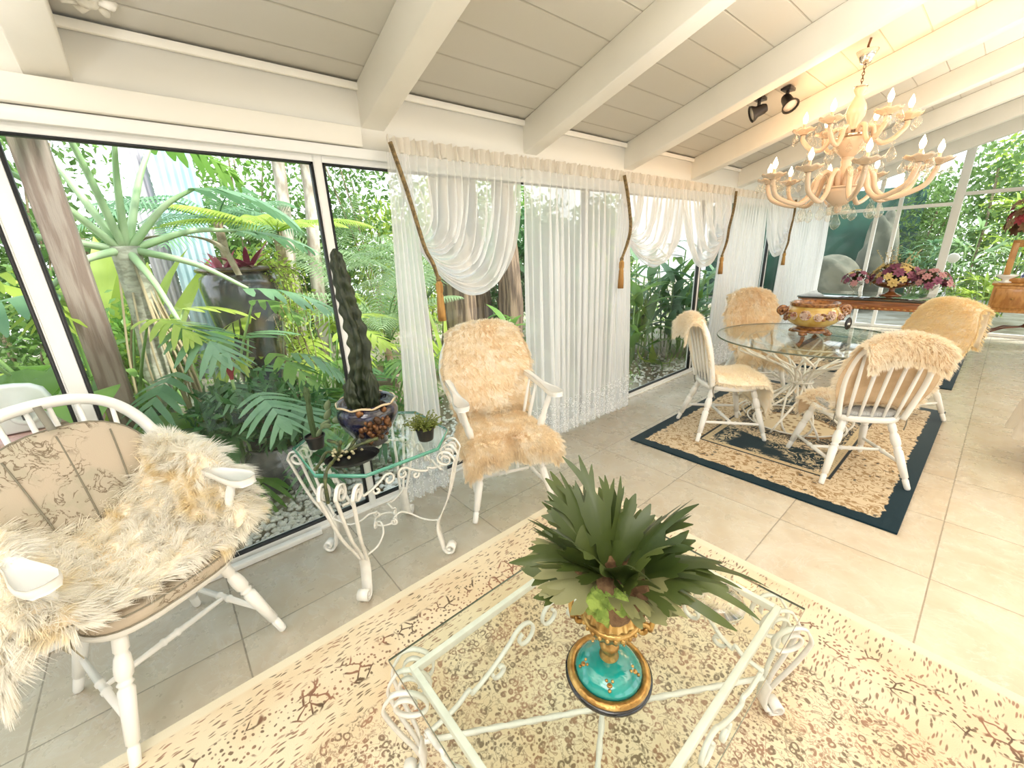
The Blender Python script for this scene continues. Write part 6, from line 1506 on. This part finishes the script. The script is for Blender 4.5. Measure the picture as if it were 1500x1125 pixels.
palm('tree_fern', 'lime yellow feathery fern fronds above the jar', (-5.1, 1.15, GZ), 9, .95, (.15, .55), (.3, .8), G2, 101, trunk=1.85, ll=.20, nl=30, lw=.028)
palm('areca_palm', 'feathery areca palm seen between the mullion and the first curtain', (-4.9, 2.1, GZ), 16, 1.7, (.9, 1.45), (.9, 1.7), G8, 102, trunk=.5, ll=.36, nl=30)
palm('areca_palm', 'tall feathery palm behind the pale trunks', (-7.2, 2.3, GZ), 14, 1.9, (.5, 1.4), (.8, 1.5), G8, 103, trunk=1.2, ll=.42, nl=28)
palm('areca_palm', 'arching palm over the top of the corrugated screen', (-5.9, .75, GZ), 11, 1.2, (.1, .7), (.5, 1.2), G4, 104, trunk=2.0, ll=.34, nl=24, lw=.03)
palm('areca_palm', 'palm rising behind the first swagged curtain', (-5.8, 3.2, GZ), 14, 1.8, (.7, 1.4), (.8, 1.5), G8, 105, trunk=.9, ll=.4)
clump('banana_plant', 'young banana plant with broad upright leaves behind the post', (-5.6, -.25, GZ), 8, G2, (1.3, 1.9), (.3, .4), (1.1, 1.45), (.2, .8), 106, spread=.2, base=.4)
# --- trunks and leaves seen under and between the curtains
for i, (x, y, r_, lb) in enumerate(((-4.5, 2.92, .20, 'shaggy brown paperbark trunk left of the middle armchair top'), (-4.75, 3.36, .17, 'shaggy paperbark trunk between its two neighbours'), (-4.3, 3.62, .15, 'dark shaggy trunk beside the straight sheer curtain'))):
    log([(0, 0, 0), (.04, .03, 1.0), (0, -.03, 2.2), (.06, .05, 3.4)], [r_*1.25, r_, r_*.9, r_*.75], brown_bark, 'paperbark_tree', lb, 'tree', .10, 26, 20+i, (x, y, GZ))
clump('dracaena', 'yellow green spiky plant between the first curtain and the shaggy trunks', (-3.9, 2.35, GZ), 34, G2, (.5, .9), (.035, .05), (.5, 1.4), (.4, 1.3), 111, stem_h=0, spread=.12, base=.35)
clump('ginger', 'broad leaved green plant between the shaggy trunks', (-4.0, 3.2, GZ), 5, G1, (.35, .55), (.09, .13), (.3, 1.1), (.5, 1.2), 112, stem_h=.8, spread=.2)
clump('fern', 'soft low green plant at the foot of the shaggy trunks', (-3.5, 2.6, GZ), 40, G4, (.3, .55), (.025, .04), (.4, 1.3), (.6, 1.5), 113, spread=.15)
for i, (x, y, n_, h_, mt_, lb) in enumerate(((-3.35, 5.2, 7, 1.35, G4, 'pale banded ginger clump in the leafy gap between the swags'), (-3.1, 6.1, 7, 1.25, G1, 'tall green ginger clump behind the white window post'), (-3.6, 4.5, 6, 1.3, G3, 'dark green ginger clump at the left of the leafy gap'), (-4.3, 5.6, 8, 1.7, G2, 'bright lime ginger clump deeper in the leafy gap'), (-3.3, 7.6, 7, 1.4, G4, 'ginger clump outside beside the last straight panel'))):
    clump('ginger', lb, (x, y, GZ), n_, mt_, (.45, .75), (.09, .13), (.2, 1.15), (.5, 1.4), 120+i, stem_h=h_, spread=.3)
potty('banana_seedling', 'single pale banana leaf standing low just outside the glass', (-2.85, 4.95, GZ), 3, 'heart', G2, (.28, .34), (.12, .15), (1.2, 1.45), (.05, .1), 126, (-1.2, -.9))
bush('shrub', 'dense dark shrub behind the sheer curtains', (-5.4, 4.4, GZ), (.8, .8), 2.0, 2400, .09, G3, 127)
bush('shrub', 'leafy shrub behind the gingers', (-5.6, 6.9, GZ), (.9, 1.0), 2.3, 2600, .09, G5, 128)
# --- beyond the gable window
gfm = M('dark_green_shadecloth', (.008, .060, .038), .8, col2=(.012, .085, .055), vs=2)
fe = thing('garden_fence', 'dark green shade cloth fence beyond the far gable window', 'fence', (-3.5, 13.2, GZ)); MB().box((-2.6, -.02, 0), (2.05, .02, 2.6)).build('shade_cloth', gfm, fe, smooth=False)
for x in (-2.5, -.2, 2.0): MB().box((x-.04, .02, 0), (x+.04, .10, 2.65)).build('fence_post', M('dark_fence_post', (.05, .06, .05), .6), fe, smooth=False)
rock = M('grey_green_boulder', (.10, .105, .075), .9, col2=(.20, .19, .14), vs=2.5, bump=.7, bs=9)
for c, r_, lb, sd in (((-2.55, 11.6, .45), (.62, .5, .72), 'large grey green boulder in front of the green fence', 1), ((-1.9, 12.3, .7), (.35, .4, 1.3), 'tall dark boulder right of the round one, beyond the gable', 4)):
    tag(MB().ball((0, 0, 0), r_, 28, 18, .16, sd).build('boulder', rock, loc=c), lb, 'rock', 'boulders beyond the gable window')
for i, (x, y, h_, lb, mt_) in enumerate(((-.45, 11.5, 1.5, 'pale blue green fan palm right of the far white post', G8), (.05, 12.3, 1.9, 'yellow green fan palm behind the cabinet', G2), (-1.05, 11.9, 1.2, 'fan palm between the far white mullions', G4), (-.1, 10.8, .7, 'low bright fan leaved plant left of the cabinet', G2))):
    t = thing('rhapis_palm', lb, 'palm', (x, y, GZ)); gg = np.random.default_rng(140+i)
    for k in range(16):
        hh = h_*gg.uniform(.45, 1.15); a = gg.uniform(0, 6.28); c = np.array((.38*math.cos(a)*gg.uniform(.2, 1), .38*math.sin(a)*gg.uniform(.2, 1), hh)); MB().tube([(c[0]*.3, c[1]*.3, 0), (c[0]*.7, c[1]*.7, hh*.7), tuple(c)], .008, 5).build('cane', stalk, t); m = MB(); oo = nrm((c[0], c[1], .5))
        for j in range(11): strap(m, c, math.atan2(oo[1], oo[0])+(j-5)*.32, .75-.11*abs(j-5)+gg.normal(0, .12), .42*gg.uniform(.8, 1.1), .045, gg.uniform(.7, 1.3), 6)
        m.build('fan', mt_, t)
hedge('tall leafy hedge far beyond the gable window', (-2.2, 15.0, GZ), (3.6, 16.2, 3.4), 9000, .16, G5, 150)
hedge('bright leafy trees at the far end of the garden', (-.8, 17.0, 1.0), (6.5, 18.4, 5.2), 9000, .20, G2, 151)
bush('shrub', 'leafy dark tree outside between the far gable mullions', (-1.45, 13.6, GZ), (1.0, .9), 3.0, 4200, .10, G5, 152)

# --- airy crowns against the sky
for i, (x, y, h_, n_, mt_, lb) in enumerate(((-7.6, -1.2, 4.4, 2600, G5, 'airy tree crown above the far left hedge'), (-8.0, 1.2, 4.6, 2600, G1, 'airy tree crown over the corrugated screen and the pale trees'), (-7.7, 3.4, 4.5, 2600, G5, 'airy tree crown above the hedge behind the areca palm'), (-7.8, 6.2, 4.6, 2400, G1, 'airy tree crown behind the gingers'))):
    bush('tree', lb, (x, y, GZ), (1.35, 1.75), h_, n_, .11, mt_, 160+i, cat='tree', stems=6, lumps=9)
potty('philodendron', 'green split leaf plant filling the space left of the tall jar', (-3.9, .18, GZ), 10, 'split', G1, (.32, .46), (.34, .46), (.9, 1.4), (.9, 1.5), 171, (.5, 1.1))
potty('monstera', 'tall light leaved climber against the timber post', (-3.75, -.38, GZ), 9, 'split', G2, (.34, .46), (.34, .46), (1.0, 1.45), (1.2, 1.8), 172, (.5, 1.1))
wd = thing('garden_ornament', 'small white disc on a thin stake among the palms beyond the gable', 'ornament', (-.62, 10.4, GZ))
MB().tube([(0, 0, 0), (.01, .02, .6), (0, .02, 1.16)], .006, 6).build('stake', M('grey_stake', (.3, .3, .3), .5), wd)
MB().lathe([(0, -.010), (.070, -.010), (.080, 0), (.070, .010), (0, .012)], 28, (0, 0, 1.17), axis=(.2, -1, .1)).build('disc', M('white_enamel_disc', (.85, .83, .8), .4), wd)
bush('shrub', 'dark dense shrub close behind the leafy gap between the swags', (-4.5, 4.6, GZ), (.8, .9), 2.3, 2600, .12, G3, 181)
bush('shrub', 'mid green dense shrub behind the white window post', (-4.6, 6.1, GZ), (.8, .9), 2.3, 2600, .12, G5, 182)
for i, (x, y, h_, mt_, lb) in enumerate(((-3.15, 4.75, 1.15, G1, 'broad strap leaves crowding the left of the leafy gap'), (-3.0, 5.45, 1.3, G4, 'broad pale strap leaves crowding the middle of the leafy gap'), (-3.2, 5.9, 1.5, G3, 'deep green strap leaves crowding the right of the leafy gap'))):
    clump('ginger', lb, (x, y, GZ), 6, mt_, (.5, .8), (.10, .14), (.3, 1.2), (.5, 1.4), 190+i, stem_h=h_, spread=.25)
